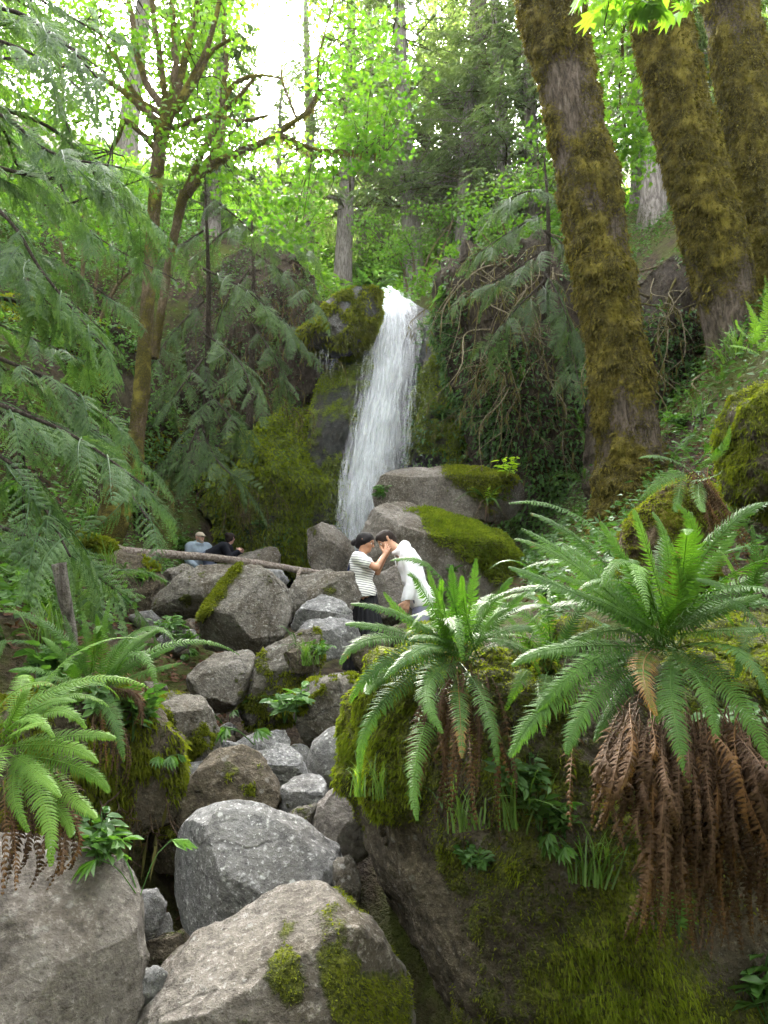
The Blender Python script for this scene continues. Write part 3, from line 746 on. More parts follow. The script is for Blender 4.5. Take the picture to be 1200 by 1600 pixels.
# ------------------------------------------------------------------ water
FL = [(592, 467), (584, 472), (577, 500), (566, 560), (557, 620), (546, 680), (534, 740), (526, 800), (524, 860), (520, 930)]
FR = [(632, 467), (642, 474), (652, 504), (660, 545), (658, 590), (652, 640), (645, 700), (640, 760), (640, 830), (640, 930)]
FD = [22.0, 19.6, 18.9, 18.4, 17.9, 17.4, 17.0, 16.7, 16.6, 16.5]
def fall_point(u, v):
    """u 0..1 across, v 0..1 down; arrays"""
    k = np.linspace(0, 1, len(FL))
    lx = np.interp(v, k, [a[0] for a in FL]); ly = np.interp(v, k, [a[1] for a in FL])
    rx = np.interp(v, k, [a[0] for a in FR]); ry = np.interp(v, k, [a[1] for a in FR])
    d = np.interp(v, k, FD)
    x = lx + (rx - lx) * u; y = ly + (ry - ly) * u
    w = (800 - y) / 1200 * d
    return np.stack(((x - 600) / 1200 * d, d * CS - w * SN, EYE + d * SN + w * CS), -1)
def build_fall():
    root = empty('waterfall', fall_point(np.array([.5]), np.array([1.0]))[0], 'tall white waterfall fanning down the dark rock face', 'waterfall')
    def sheet(nu, nv, off, dens, seed, u0, u1):
        u, v = np.meshgrid(np.linspace(u0, u1, nu), np.linspace(0, 1, nv), indexing='ij')
        p = fall_point(u.ravel(), v.ravel())
        q = np.stack((u.ravel() * 6, v.ravel() * 5, np.full(u.size, seed * 3.1)), -1)
        bulge = off + .22 * fbm(q, 1.0, 4, seed) + .25 * np.sin(u.ravel() * PI)
        p[:, 1] -= bulge
        e = np.minimum(u.ravel() - u0, u1 - u.ravel()) / (u1 - u0)
        right = sm(u.ravel(), .45, 1.0) * sm(v.ravel(), .08, .35)
        low = sm(v.ravel(), .62, .9)
        dn = dens - .42 * (1 - sm(e, 0, .26)) - .30 * right - .12 * low * sm(u.ravel(), .25, .6) + .22 * (1 - sm(v.ravel(), .0, .25))
        i, j = np.meshgrid(np.arange(nu - 1), np.arange(nv - 1), indexing='ij')
        Q = np.stack((i * nv + j, i * nv + j + 1, (i + 1) * nv + j + 1, (i + 1) * nv + j), -1).reshape(-1, 4)
        uv = np.stack((u.ravel() + seed * 2.3, v.ravel() * 6 + seed), -1)
        part('water_sheet', p, Q, WATER, root, True, {'dens': dn}, uv)
    sheet(60, 150, .15, .06, 1, 0, 1)
    sheet(60, 150, .45, -.08, 2, .03, .85)
    sheet(50, 120, .05, -.18, 3, .35, 1.35)
    sheet(50, 150, .62, -.22, 4, .05, .6)
    rng = np.random.default_rng(5)
    n, k = 6500, 9
    u0 = np.clip(rng.beta(1.5, 2.0, n), .01, .99)
    v0 = rng.uniform(.10, .95, n)
    ln = rng.uniform(.02, .10, n)
    off = rng.uniform(.1, .85, n) ** 1.2
    wd = rng.uniform(.002, .009, n)
    tt = np.linspace(0, 1, k)
    v = np.clip(v0[:, None] + ln[:, None] * tt, 0, 1)
    u = u0[:, None] + rng.normal(0, .012, (n, 1)) * tt + .012 * np.sin(tt * 5 + rng.uniform(0, 6, (n, 1)))
    p = fall_point(u.ravel(), v.ravel()).reshape(n, k, 3)
    p[:, :, 1] -= off[:, None]
    w = wd[:, None] * np.sin(np.clip(tt, .03, .97) * PI)
    a = p.copy(); a[:, :, 0] -= w
    b = p.copy(); b[:, :, 0] += w; b[:, :, 1] += w * .5
    V = np.stack((a, b), 2).reshape(-1, 3)
    i, j = np.meshgrid(np.arange(n), np.arange(k - 1), indexing='ij')
    base = (i * k + j) * 2
    Q = np.stack((base, base + 1, base + 3, base + 2), -1).reshape(-1, 4)
    part('water_strands', V, Q, STRAND, root, True, kind='stuff')
    # flying drops
    n = 5000
    u = rng.uniform(-.12, 1.15, n); v = rng.beta(2, 1.3, n)
    c = fall_point(u, v); c[:, 1] -= rng.uniform(.1, 1.0, n)
    s = rng.uniform(.003, .007, n)[:, None]
    st = rng.uniform(1, 5, n)[:, None]
    oct_ = np.array([(1, 0, 0), (-1, 0, 0), (0, 1, 0), (0, -1, 0), (0, 0, 1), (0, 0, -1)], float)
    V = (c[:, None] + oct_[None] * np.concatenate((s, s, s * st), 1)[:, None]).reshape(-1, 3)
    T = np.array([(0, 2, 4), (2, 1, 4), (1, 3, 4), (3, 0, 4), (2, 0, 5), (1, 2, 5), (3, 1, 5), (0, 3, 5)])
    T = (np.arange(n)[:, None, None] * 6 + T[None]).reshape(-1, 3)
    part('spray_drops', V, T, STRAND, root, True, kind='stuff')
    # thin side trickle dripping off the mossy ledge
    tr = empty('trickle', P(508, 600, 17.1), 'thin trickle of drops falling off the mossy ledge', 'trickle')
    mb = MB()
    for i in range(30):
        x = rng.uniform(492, 522); y0 = rng.uniform(543, 570); y1 = y0 + rng.uniform(6, 30)
        d = 17.0 + rng.uniform(-.2, .2)
        mb.add(*[q for q in tube([P(x, y0, d), P(x + rng.uniform(-.6, .6), y1, d)], [.004, .0015], 4, False)[:1]], Q=tube([P(x, y0, d), P(x, y1, d)], .01, 4, False)[2])
    mb.part('water_strands', STRAND, tr, kind='stuff')
build_fall()
# a pool between the boulders at the foot of the fall
def disc(name, c, rx, ry, mat, label):
    a = np.linspace(0, 2 * PI, 48, endpoint=False)
    r = 1 + .18 * np.sin(a * 3 + 1) + .1 * np.sin(a * 5)
    V = np.vstack((np.column_stack((c[0] + rx * r * np.cos(a), c[1] + ry * r * np.sin(a), np.full(48, c[2]))), c))
    T = np.stack((np.full(48, 48), np.arange(48), (np.arange(48) + 1) % 48), -1)
    tag(link(name, mesh_data(name, V, T, mat)), label, None, None, 'structure')
disc('water', (-.8, 15.6, 1.78), 2.2, 1.6, POOL, 'dark pool at the foot of the waterfall')
disc('water', (1.05, 7.4, 1.45), .5, .35, POOL, 'small dark puddle behind the ferns')
# loose stones wedged between the boulders of the stream bed
_rs = np.random.default_rng(140)
def loose_stones():
    mats = [ROCK_GREY, ROCK_MOSSY, ROCK_SLAB, ROCK_DIRT]
    protos = []
    for k in range(6):
        U, F = ico(4)
        L = U * np.array((1, .85, .7))
        for q in range(9):
            n = nrm(_rs.normal(0, 1, 3)); h = _rs.uniform(.5, .75)
            L = L - np.outer(np.maximum(L @ n - h, 0) * .92, n)
        N = vnormals(L, F)
        L = L + N * (.07 * fbm(L, 2.2, 4, 150 + k) + .04 * fbm(L, 6, 3, 160 + k))[:, None]
        protos.append([mesh_data('stone', L, F, m, True, {'moss': np.clip(.05 + .7 * fbm(L, 1.6, 3, 170 + k), -1, 1)}) for m in mats])
    for k in range(64):
        py = _rs.uniform(900, 1560)
        c = np.interp(py, [900, 1000, 1100, 1250, 1400, 1560], [330, 350, 400, 440, 330, 215])
        w = np.interp(py, [900, 1000, 1100, 1250, 1400, 1560], [170, 190, 120, 90, 120, 40])
        y0 = np.interp(py, [900, 1000, 1100, 1250, 1400, 1560], [9.6, 7.6, 5.8, 4.4, 3.4, 2.7])
        p = PV0(c + _rs.uniform(-w, w), py, y0 + _rs.uniform(-.3, .3))
        z = gz(p[0], p[1])
        o = link('stone', protos[k % 6][int(_rs.choice(4, p=(.45, .25, .1, .2)))], None, (p[0], p[1], z + .05))
        s = _rs.uniform(.07, .24) * (y0 / 6) ** .4
        o.scale = (s * _rs.uniform(.8, 1.3), s, s * _rs.uniform(.6, 1))
        o.rotation_euler = (_rs.normal(0, .4), _rs.normal(0, .4), _rs.uniform(0, 6.28))
        tag(o, 'small angular stone wedged among the boulders of the stream bed', 'stone', 'loose stones between the boulders')
def PV0(px, py, y0):
    w = (800 - py) / 1200
    return P(px, py, y0 / (CS - w * SN))
loose_stones()
# ------------------------------------------------------------------ trees
def PV(px, py, y0):
    """the point seen at (px, py) in the upright plane y = y0"""
    w = (800 - py) / 1200
    return P(px, py, y0 / (CS - w * SN))
def ppm(py, y0): return y0 / (CS - (800 - py) / 1200 * SN) / 1200      # metres per photograph pixel there

def trunk_mesh(path, y0, seg=56, rings=200, seed=0, moss=.3, ridge=.05, lump=.10, lumps=(), base_flare=0.0, ridge_n=22, mgain=.8, thin=1.0):
    pts = np.array([PV(a, b, y0 + (e[0] if e else 0)) for a, b, c, *e in path])
    rr = np.array([c * thin * ppm(b, y0) for a, b, c, *e in path])
    pp = spline(np.column_stack((pts, rr)), rings)
    V, T, Q = tube(pp[:, :3], pp[:, 3], seg, True)
    nv = rings * seg
    ctr = np.repeat(pp[:, :3], seg, 0)
    rad = np.repeat(pp[:, 3], seg)
    out = nrm(V[:nv] - ctr)
    ang = np.tile(np.linspace(0, 2 * PI, seg, endpoint=False), rings)
    h = V[:nv, 2]
    fl = base_flare * np.exp(-(h - h.min()) / .8)
    dr = fl * rad * (1 + .5 * np.sin(ang * 5 + seed))
    cyl = np.column_stack((np.cos(ang) * ridge_n / 6, np.sin(ang) * ridge_n / 6, h * .5))
    dr += rad * ridge * fbm(cyl, 1.6, 3, seed, .6, True)
    m = moss + mgain * fbm(V[:nv] * np.array((1, 1, .55)), 1.7, 5, seed + 3, .62)
    for lx, ly, lr, la, lm in lumps:
        c = PV(lx, ly, y0 - rr.mean())
        g = np.exp(-((V[:nv] - c) ** 2).sum(1) / (2 * lr ** 2))
        m += lm * g; dr += la * g
    q = sm(m, .3, .75)
    dr += lump * rad * q * (.9 + 1.2 * fbm(V[:nv], 7, 3, seed + 9)) + .05 * rad * q * fbm(V[:nv], 22, 2, seed + 12)
    V[:nv] += out * dr[:, None]
    m = np.concatenate((np.clip(m, -1, 1.5), (0, 0)))
    return V, T, Q, m, pp

def great_trunk(name, label, path, y0, ntuft, seed, stem_mat, tl=.05, **kw):
    V, T, Q, m, pp = trunk_mesh(path, y0, seed=seed, **kw)
    root = empty(name, (pp[0][0], pp[0][1], gz(pp[0][0], pp[0][1])), label, 'tree')
    tr = part('trunk', V, [T, Q], stem_mat, root, True, {'moss': m})
    F4 = np.array(Q)
    N = vnormals(V, F4)
    if (N[:10] * (V[:10] - pp[0, :3])).sum() < 0: N = -N
    # tufts() offsets by parent chain
    tufts(tr, V, F4, m, N, ntuft, tl, BROWNMOSS, seed, .38, .28, .8)
    return root, pp
BROWNMOSS = leaf_mat('brown trunk moss', (.052, .043, .013), (.165, .138, .028), .25, .9, .05)

t1, pp1 = great_trunk('maple_tree', 'great mossy trunk nearest the falls with bare ridged bark at its foot',
    [(1008, 900, 84), (1000, 850, 74), (992, 790, 64), (985, 700, 54), (965, 560, 48), (938, 400, 49), (905, 220, 48), (868, 60, 50), (850, -20, 50), (800, -260, 46), (740, -600, 40)], 9.0, 16000, 21, BARK,
    seg=176, rings=420, thin=.77, moss=.86, ridge=.13, lump=.20, base_flare=.35, mgain=.95,
    lumps=[(818, 30, .16, .16, .8), (870, 10, .3, .05, .5), (945, 225, .14, .05, .5), (950, 280, .18, .06, .6), (920, 420, .22, .07, .7), (965, 430, .16, .06, .6), (955, 510, .2, .05, .6), (900, 180, .3, .0, -.3), (905, 470, .2, 0, -.7), (985, 660, .4, 0, -.55), (890, 120, .22, 0, -.35), (930, 290, .15, 0, -.3)])
t2, pp2 = great_trunk('maple_tree', 'middle one of the big leaning trunks, shaggy with brown moss',
    [(1180, 720, 70), (1165, 640, 62), (1152, 560, 54), (1122, 400, 58), (1072, 210, 57), (1030, 30, 52), (1010, -60, 52), (960, -280, 48), (880, -600, 42)], 10.0, 16000, 22, BARK, seg=140, rings=320, thin=.69, moss=.85, ridge=.09, lump=.14, base_flare=.2,
    lumps=[(1140, 500, .35, 0, -.5), (1100, 330, .25, .05, .2), (1085, 30, .2, .05, .4)])
t3, pp3 = great_trunk('maple_tree', 'big leaning trunk at the right edge with green moss low down',
    [(1270, 640, 58), (1240, 520, 54), (1212, 400, 52), (1190, 300, 50), (1165, 150, 50), (1138, 0, 52), (1100, -180, 48), (1020, -500, 42)], 10.8, 14000, 23, BARK, seg=120, rings=280, thin=.68, moss=.85, ridge=.09, lump=.14, base_flare=.2,
    lumps=[(1175, 230, .3, .03, .5), (1195, 370, .2, .06, .5)])

def limb(px_pts, y0, r0, r1, n=40, seg=8, seed=0, wob=.02):
    """a mossy limb through photograph points, each optionally with its own distance"""
    pts = np.array([PV(a, b, (e[0] if e else y0)) for a, b, *e in px_pts])
    p = spline(pts, n)
    L = np.linalg.norm(np.diff(p, axis=0), axis=1).sum()
    p = p + wob * L * np.stack([fbm(p + k * 9, 1.3, 3, seed + k) for k in range(3)], 1) * np.sin(np.linspace(0, PI, n))[:, None]
    r = np.linspace(r0, r1, n) * (1 + .22 * fbm(p, 6, 3, seed + 7))
    V, T, Q = tube(p, r, seg)
    m = np.full(len(V), .55) + .5 * fbm(V, 3, 3, seed)
    return V, T, Q, m, p

def limb_part(name, parent, *a, mat=None, **k):
    V, T, Q, m, p = limb(*a, **k)
    part(name, V, [T, Q], mat or BARK_M, parent, True, {'moss': m})
    return p

# ---- leaves
def blades(pos, dirv, nor, L, Wd, bend=.15, mid=.45):
    """one 4-corner blade for each row"""
    n = len(pos)
    L = np.broadcast_to(np.asarray(L, float), (n,))[:, None]
    Wd = np.broadcast_to(np.asarray(Wd, float), (n,))[:, None]
    d = nrm(dirv); s = nrm(np.cross(d, nor)); u = np.cross(s, d)
    V = np.stack((pos, pos + d * L * mid + s * Wd * .5, pos + d * L - u * L * bend, pos + d * L * mid - s * Wd * .5), 1).reshape(-1, 3)
    Q = np.arange(n)[:, None] * 4 + np.array((0, 1, 2, 3))
    return V, Q

_lo = []
for a_, r_ in [(-100, .35), (-62, .62), (-40, .42), (-22, .92), (-10, .50), (0, 1.0), (10, .50), (22, .92), (40, .42), (62, .62), (100, .35)]:
    _lo.append((math.sin(R(a_ * 1.05)) * r_ * .95, math.cos(R(a_ * 1.05)) * r_ + .08))
MAPLE_O = np.array(_lo)
def maple_leaves(pos, dirv, nor, size, rng):
    n = len(pos); k = len(MAPLE_O)
    d = nrm(dirv); s = nrm(np.cross(d, nor)); u = np.cross(s, d)
    size = np.broadcast_to(size, (n,))[:, None, None]
    fold = -.25 * np.abs(MAPLE_O[:, 0]) - .12 * MAPLE_O[:, 1] ** 2
    V = pos[:, None] + size * (s[:, None] * MAPLE_O[None, :, :1] + d[:, None] * MAPLE_O[None, :, 1:] + u[:, None] * fold[None, :, None])
    V = np.concatenate((pos[:, None], V), 1).reshape(-1, 3)
    T = np.stack((np.zeros(k - 1, int), np.arange(1, k), np.arange(2, k + 1)), -1)
    T = (np.arange(n)[:, None, None] * (k + 1) + T[None]).reshape(-1, 3)
    return V, T, k + 1

def leaf_cloud(centers, radii, per, size, rng, flat=.45, maple=False, tilt=.5, tint=None):
    """leaves in flattened sprays round CENTERS"""
    n = len(centers) * per
    c = np.repeat(np.asarray(centers, float), per, 0)
    r = np.repeat(np.asarray(radii, float), per)[:, None]
    o = nrm(rng.normal(0, 1, (n, 3))) * rng.uniform(.15, 1, (n, 1)) ** .6
    o[:, 2] *= flat
    p = c + o * r
    nor = nrm(np.array((0, 0, 1)) + rng.normal(0, tilt, (n, 3)))
    d = nrm(o + rng.normal(0, .5, (n, 3)) + np.array((0, 0, -.25)))
    sz = size * rng.uniform(.6, 1.25, n)
    tn = np.clip(np.repeat(rng.uniform(.1, .9, len(centers)), per) + rng.normal(0, .15, n), 0, 1)
    if maple:
        V, T, k = maple_leaves(p, d, nor, sz * .55, rng)
        return V, T, None, np.repeat(tn, k)
    V, Q = blades(p, d, nor, sz, sz * .55)
    return V, None, Q, np.repeat(tn, 4)

def px_ellipse(rng, n, cx, cy, rx, ry, y0, dy):
    a = rng.uniform(0, 2 * PI, n); q = np.sqrt(rng.uniform(0, 1, n))
    return np.array([PV(cx + rx * q[i] * math.cos(a[i]), cy + ry * q[i] * math.sin(a[i]), y0 + rng.uniform(-dy, dy)) for i in range(n)])

def twigs_to(mb, start_pts, centers, rng, r=.012):
    for c in centers:
        k = np.argmin(((start_pts - c) ** 2).sum(1) + rng.uniform(0, .6, len(start_pts)))
        a = start_pts[k]
        mid = (a + c) / 2 + rng.normal(0, .12, 3) + np.array((0, 0, .15))
        V, T, Q = tube(spline([a, mid, c], 7), np.linspace(r, r * .3, 7), 4, False)
        mb.add(V, None, Q, moss=.3)

def crown_part(root, centers, rad, per, size, mat, seed, maple=True, starts=None, twig_r=.012, **kw):
    rng = np.random.default_rng(seed)
    rl_ = centers - np.array((0, 0, EYE)); dl_ = rl_ @ CAM_F      # the crowns leave a gap toward the sun
    centers = centers[np.hypot(600 + 1200 * (rl_ @ CAM_R) / dl_ - 428, 800 - 1200 * (rl_ @ CAM_U) / dl_ - 75) > 85]
    V, T, Q, tn = leaf_cloud(centers, rad * rng.uniform(.7, 1.3, len(centers)), per, size, rng, maple=maple, **kw)
    F = [x for x in (T, Q) if x is not None]
    cr = part('crown', V, F, mat, root, False, {'tint': tn}, kind='stuff')
    if starts is not None:
        mb = MB(); twigs_to(mb, starts, centers, rng, twig_r)
        mb.part('twigs', BARK_D, root, kind='stuff')
    return cr

# ---- the mossy maples on the left
rng = np.random.default_rng(31)
Y0 = 10.4
root = empty('maple_tree', PV(212, 730, Y0), 'slender maple with golden moss sleeve and a broom of upright limbs', 'tree')
V, T, Q, m, pp = trunk_mesh([(206, 760, 15), (213, 690, 12), (222, 600, 11), (230, 480, 10), (240, 340, 9), (250, 230, 10), (266, 165, 11)], Y0, 20, 160, 33, .5, .06, .16)
part('trunk', V, [T, Q], BARK_M, root, True, {'moss': m})
starts = []
for pth, a, b in [([(262, 180), (225, 120), (205, 20), (190, -120)], .06, .03), ([(264, 175), (250, 100), (240, 10), (236, -140)], .055, .03), ([(268, 170), (275, 100), (268, 0), (260, -150)], .06, .03),
                  ([(270, 170), (292, 90), (305, 10), (320, -140)], .06, .03), ([(270, 175), (300, 120), (328, 60), (352, -40)], .055, .03), ([(272, 180), (310, 118), (330, 82), (360, 62)], .05, .025),
                  ([(262, 185), (215, 150), (180, 90), (140, 30)], .045, .025), ([(258, 200), (200, 150), (150, 120), (90, 100)], .06, .03), ([(250, 240), (200, 190), (185, 215), (172, 240)], .05, .02), ([(268, 200), (330, 180), (370, 190), (420, 180)], .04, .02)]:
    starts.append(limb_part('limb', root, pth, Y0, a, b, seed=len(starts) + 40))
starts = np.vstack(starts)
cen = np.vstack([px_ellipse(rng, n, *e) for n, e in [(26, (200, 60, 130, 80, 10.6, 1.2)), (26, (60, 70, 110, 90, 12.5, 1.5)), (12, (360, 30, 40, 40, 13, 1)), (14, (250, 160, 120, 60, 13, 1)), (14, (320, 60, 50, 70, 11, 1.2)), (20, (90, 130, 90, 90, 10.5, 1)), (16, (300, 200, 70, 60, 11, 1)), (12, (120, 300, 90, 70, 10.5, 1))]])
crown_part(root, cen, .62, 52, .15, MAPLE, 32, True, starts)

Y1 = 11.6
root = empty('vine_maple', PV(262, 520, Y1), 'leaning mossy maple with a long bough reaching toward the falls', 'tree')
V, T, Q, m, pp = trunk_mesh([(240, 560, 7), (258, 450, 6.5), (270, 380, 6.5), (288, 300, 7)], Y1, 16, 90, 34, .55, .05, .2)
part('trunk', V, [T, Q], BARK_M, root, True, {'moss': m})
st = [limb_part('limb', root, [(286, 310), (320, 268), (360, 243), (420, 215), (465, 187), (488, 162), (496, 135)], Y1, .075, .025, 60, 10, 60),
      limb_part('limb', root, [(440, 212), (470, 226), (500, 235), (535, 236), (600, 241)], Y1, .055, .018, 40, 8, 61),
      limb_part('limb', root, [(288, 305), (318, 235), (343, 180), (352, 110), (350, 40), (345, -60)], Y1, .06, .03, 60, 8, 62),
      limb_part('limb', root, [(340, 180), (370, 155), (396, 124)], Y1, .045, .03, 24, 8, 63),
      limb_part('limb', root, [(345, 160), (370, 130), (405, 118), (440, 122)], Y1, .05, .02, 24, 8, 64),
      limb_part('limb', root, [(292, 305), (330, 250), (346, 215), (350, 195)], Y1, .07, .03, 24, 8, 65),
      limb_part('limb', root, [(496, 140), (498, 90), (510, 40), (530, -30)], Y1, .03, .012, 24, 6, 66),
      limb_part('limb', root, [(465, 190), (440, 120), (445, 60), (420, 10)], Y1 + .3, .025, .012, 24, 6, 67)]
st = np.vstack(st)
hang = MB()
for k in range(420):
    c = st[rng.integers(0, 100)]
    p = np.array([c, c + np.array((rng.normal(0, .02), rng.normal(0, .02), -rng.uniform(.05, .2)))])
    V, Q = blades(p[:1], p[1:] - p[:1], np.array([(0, 1, 0.)]), np.linalg.norm(p[1] - p[0]), .03)
    hang.add(V, None, Q, tint=rng.uniform())
hang.part('moss', HANGMOSS, root, False, kind='stuff')
cen = np.vstack([px_ellipse(rng, n, *e) for n, e in [(34, (555, 110, 75, 105, 11.8, 1.0)), (16, (590, 190, 45, 60, 11.8, .8)), (5, (500, 20, 30, 30, 12, .8)), (16, (390, 250, 80, 50, 11.8, .8)), (16, (450, 330, 45, 45, 11.6, .6)), (8, (520, 260, 40, 20, 11.6, .6))]])
crown_part(root, cen, .5, 40, .16, MAPLE, 35, True, st, .010)

for lab, bx, y0, n, els in [('young bright maple on the slope left above the waterfall lip', 430, 22, 3, [(26, (440, 330, 70, 60, 22, 1.2)), (14, (400, 250, 60, 50, 22, 1.2))]),
                            ('low bright maple on the slope right above the waterfall lip', 640, 24, 4, [(26, (650, 350, 90, 45, 24, 1.2)), (10, (600, 400, 50, 25, 24, 1))]),
                            ('leafy maple filling the gap above the right cliff', 830, 19, 5, [(22, (800, 330, 80, 50, 19, 1)), (16, (860, 250, 60, 60, 19, 1))]),
                            ('leafy maple on the hillside behind the cedar sprays', 120, 15.5, 6, [(34, (110, 330, 140, 90, 15.5, 1)), (20, (250, 380, 70, 60, 15.5, 1)), (16, (60, 220, 100, 70, 15.5, 1))])]:
    rng = np.random.default_rng(90 + n)
    g = None
    for py in range(900, -200, -4):
        g = PV(bx, py, y0)
        if g[2] >= gz(g[0], g[1]): break
    root = empty('vine_maple', g, lab, 'tree')
    sp = []
    cen = np.vstack([px_ellipse(rng, c_, *e) for c_, e in els])
    for k in range(5):
        tgt = cen[rng.integers(0, len(cen))]
        q = spline([g - np.array((0, 0, .3)), (g + tgt) / 2 + np.array((rng.normal(0, .2), rng.normal(0, .2), .4)), tgt], 24)
        V, T, Q = tube(q, np.linspace(.06, .015, 24), 6)
        part('stem', V, [T, Q], BARK_M, root, True, {'moss': np.full(len(V), .4)})
        sp.append(q[6:])
    crown_part(root, cen, .6, 46, .17, MAPLE if n != 6 else SHRUB, 95 + n, True, np.vstack(sp), .012)

# leafy branches of the big trunks hanging into the top right
rng = np.random.default_rng(36)
for lab, lst, n_, sz, y0, st_ in [('maple branch with large lobed leaves across the top between the big trunks', [(7, (1010, 0, 60, 12, 4.2, .25)), (4, (960, -30, 60, 20, 4.2, .2)), (4, (1060, -10, 30, 10, 4.2, .2))], 7, .20, 4.2, [(900, -120), (960, -40), (1030, -20), (1080, -30)]),
                                ('bright maple foliage glowing between the nearest and the middle trunk', [(20, (965, 130, 35, 110, 12.5, .8)), (10, (985, 230, 25, 50, 12.5, .6)), (10, (930, 30, 25, 40, 12.5, .6))], 36, .2, 12.5, [(1060, -200), (990, -20), (970, 120), (980, 230)])]:
    a = PV(*st_[0], y0)
    root = empty('maple_branch', a, lab, 'branch')
    lp = limb_part('limb', root, st_, y0, .02 if y0 < 6 else .05, .006, seed=3, mat=BARK_D)
    cen = np.vstack([px_ellipse(rng, n, *e) for n, e in lst])
    crown_part(root, cen, .16 if y0 < 6 else .5, n_, sz, MAPLE, 37, True, lp, .006)

# ---- conifers
def conifer_mesh(seed, h, crown0, Lmax, per_m, dense=1.0, bare=0.0, tw=11, lf=8, leafL=.24):
    """returns (trunk MB, crown MB) in local coordinates"""
    rng = np.random.default_rng(seed)
    tm, cm = MB(), MB()
    z = np.linspace(-1.2, h, 40)
    ax = np.column_stack((.25 * np.sin(z * .25 + seed), .25 * np.cos(z * .21 + seed * 2), z))
    ax[:, :2] -= ax[4, :2]
    r = .34 * (1 - np.clip(z, 0, h) / h) ** .8 + .02 + .12 * np.exp(-np.clip(z, 0, None) / .6)
    V, T, Q = tube(ax, r, 12)
    V[:, :2] += .03 * np.stack((fbm(V, 3, 3, seed), fbm(V, 3, 3, seed + 4)), 1)
    tm.add(V, T, Q, moss=np.clip(.1 + .5 * fbm(V, .9, 3, seed) + .3 * np.exp(-np.clip(V[:, 2], 0, None) / 1.5), -1, 1))
    zb = crown0 + (h - crown0) * np.sort(rng.uniform(0, 1, int((h - crown0) * per_m)) ** 1.15)
    for q in zb:
        az = rng.uniform(0, 2 * PI)
        L = Lmax * (1 - (q - crown0) / (h - crown0 + .01)) ** .7 * rng.uniform(.55, 1.1) + .25
        o = np.array([np.interp(q, z, ax[:, 0]), np.interp(q, z, ax[:, 1]), q])
        dh = np.array((math.cos(az), math.sin(az), 0)); sd = np.array((-dh[1], dh[0], 0))
        t = np.linspace(0, 1, 9)
        droop = rng.uniform(.12, .4)
        bp = o + dh * (L * t)[:, None] + np.array((0, 0, 1)) * (L * (.10 * t - droop * t ** 2))[:, None] + sd * (L * .12 * np.sin(t * 3 + seed))[:, None] * rng.uniform(-1, 1)
        V, T, Q = tube(bp, np.linspace(.035, .006, 9) * (.6 + L / Lmax * .6), 4, False)
        tm.add(V, None, Q, moss=.25 + .5 * rng.uniform())
        dead = rng.uniform() < bare * (1.4 - 1.6 * (q - crown0) / (h - crown0))
        nt = max(3, int(tw * dense * L / Lmax) + 2)
        ts = np.sort(rng.uniform(.18, 1, nt))
        for k, tt in enumerate(ts):
            b = np.array([np.interp(tt, t, bp[:, c]) for c in range(3)])
            sgn = 1 if k % 2 else -1
            tl = L * .36 * (1.15 - tt) * rng.uniform(.7, 1.3) + .12
            td = nrm(dh * .75 + sd * sgn * .8 + np.array((0, 0, -.35 - rng.uniform(0, .4))))
            if dead:
                if k % 2 == 0:
                    V, T, Q = tube(np.array([b, b + td * tl * .5 + (0, 0, .03), b + td * tl + np.array((0, 0, -.1))]), [.01, .007, .003], 3, False)
                    tm.add(V, None, Q, moss=.5)
                continue
            u = (np.arange(lf) + .5) / lf
            pos = b + td * (tl * u)[:, None] + np.array((0, 0, -1)) * (tl * .25 * u ** 2)[:, None]
            w = np.where(np.arange(lf) % 2, 1, -1)[:, None]
            ld = nrm(td * .8 + nrm(np.cross(td, (0, 0, 1))) * w * .75 + rng.normal(0, .2, (lf, 3)) + np.array((0, 0, -.25)))
            V, Q = blades(pos, ld, nrm(np.array((0, 0, 1)) + rng.normal(0, .35, (lf, 3))), leafL * rng.uniform(.6, 1.2, lf), leafL * .26)
            cm.add(V, None, Q, tint=np.clip(rng.uniform(.1, .9) + rng.normal(0, .1), 0, 1))
    return tm, cm
CON = []
for s_, (h, c0, Lm, pm, bare) in enumerate([(17, 1.6, 3.0, 10, .2), (19, 2.5, 3.4, 9, .45), (15, .8, 2.6, 11, .1), (20, 3.5, 3.6, 9, .5)]):
    tm, cm = conifer_mesh(200 + s_, h, c0, Lm, pm, 1.5, bare, 12, 10, .25)
    CON.append((tm.mesh('trunk', BARK_G), cm.mesh('crown', FIR if s_ == 2 else FIR_HAZED, False)))
for cmx in CON: cmx[1].name = 'crown'
rng = np.random.default_rng(55)
def conifer(x, y, var, sc, label, lean=(0, 0), group=None, z=None):
    o = empty('conifer_tree', (x, y, (gz(x, y) if z is None else z) - .1), label, 'tree', group)
    o.rotation_euler = (lean[0], lean[1], rng.uniform(0, 6.28))
    o.scale = (sc, sc, sc)
    a = link('trunk', CON[var][0], o); b = link('crown', CON[var][1], o)
    b['kind'] = 'stuff'
    return o
def at_ground(px, y0): 
    for py in range(900, -400, -4):
        p = PV(px, py, y0)
        if p[2] >= gz(p[0], p[1]): return p
    return p
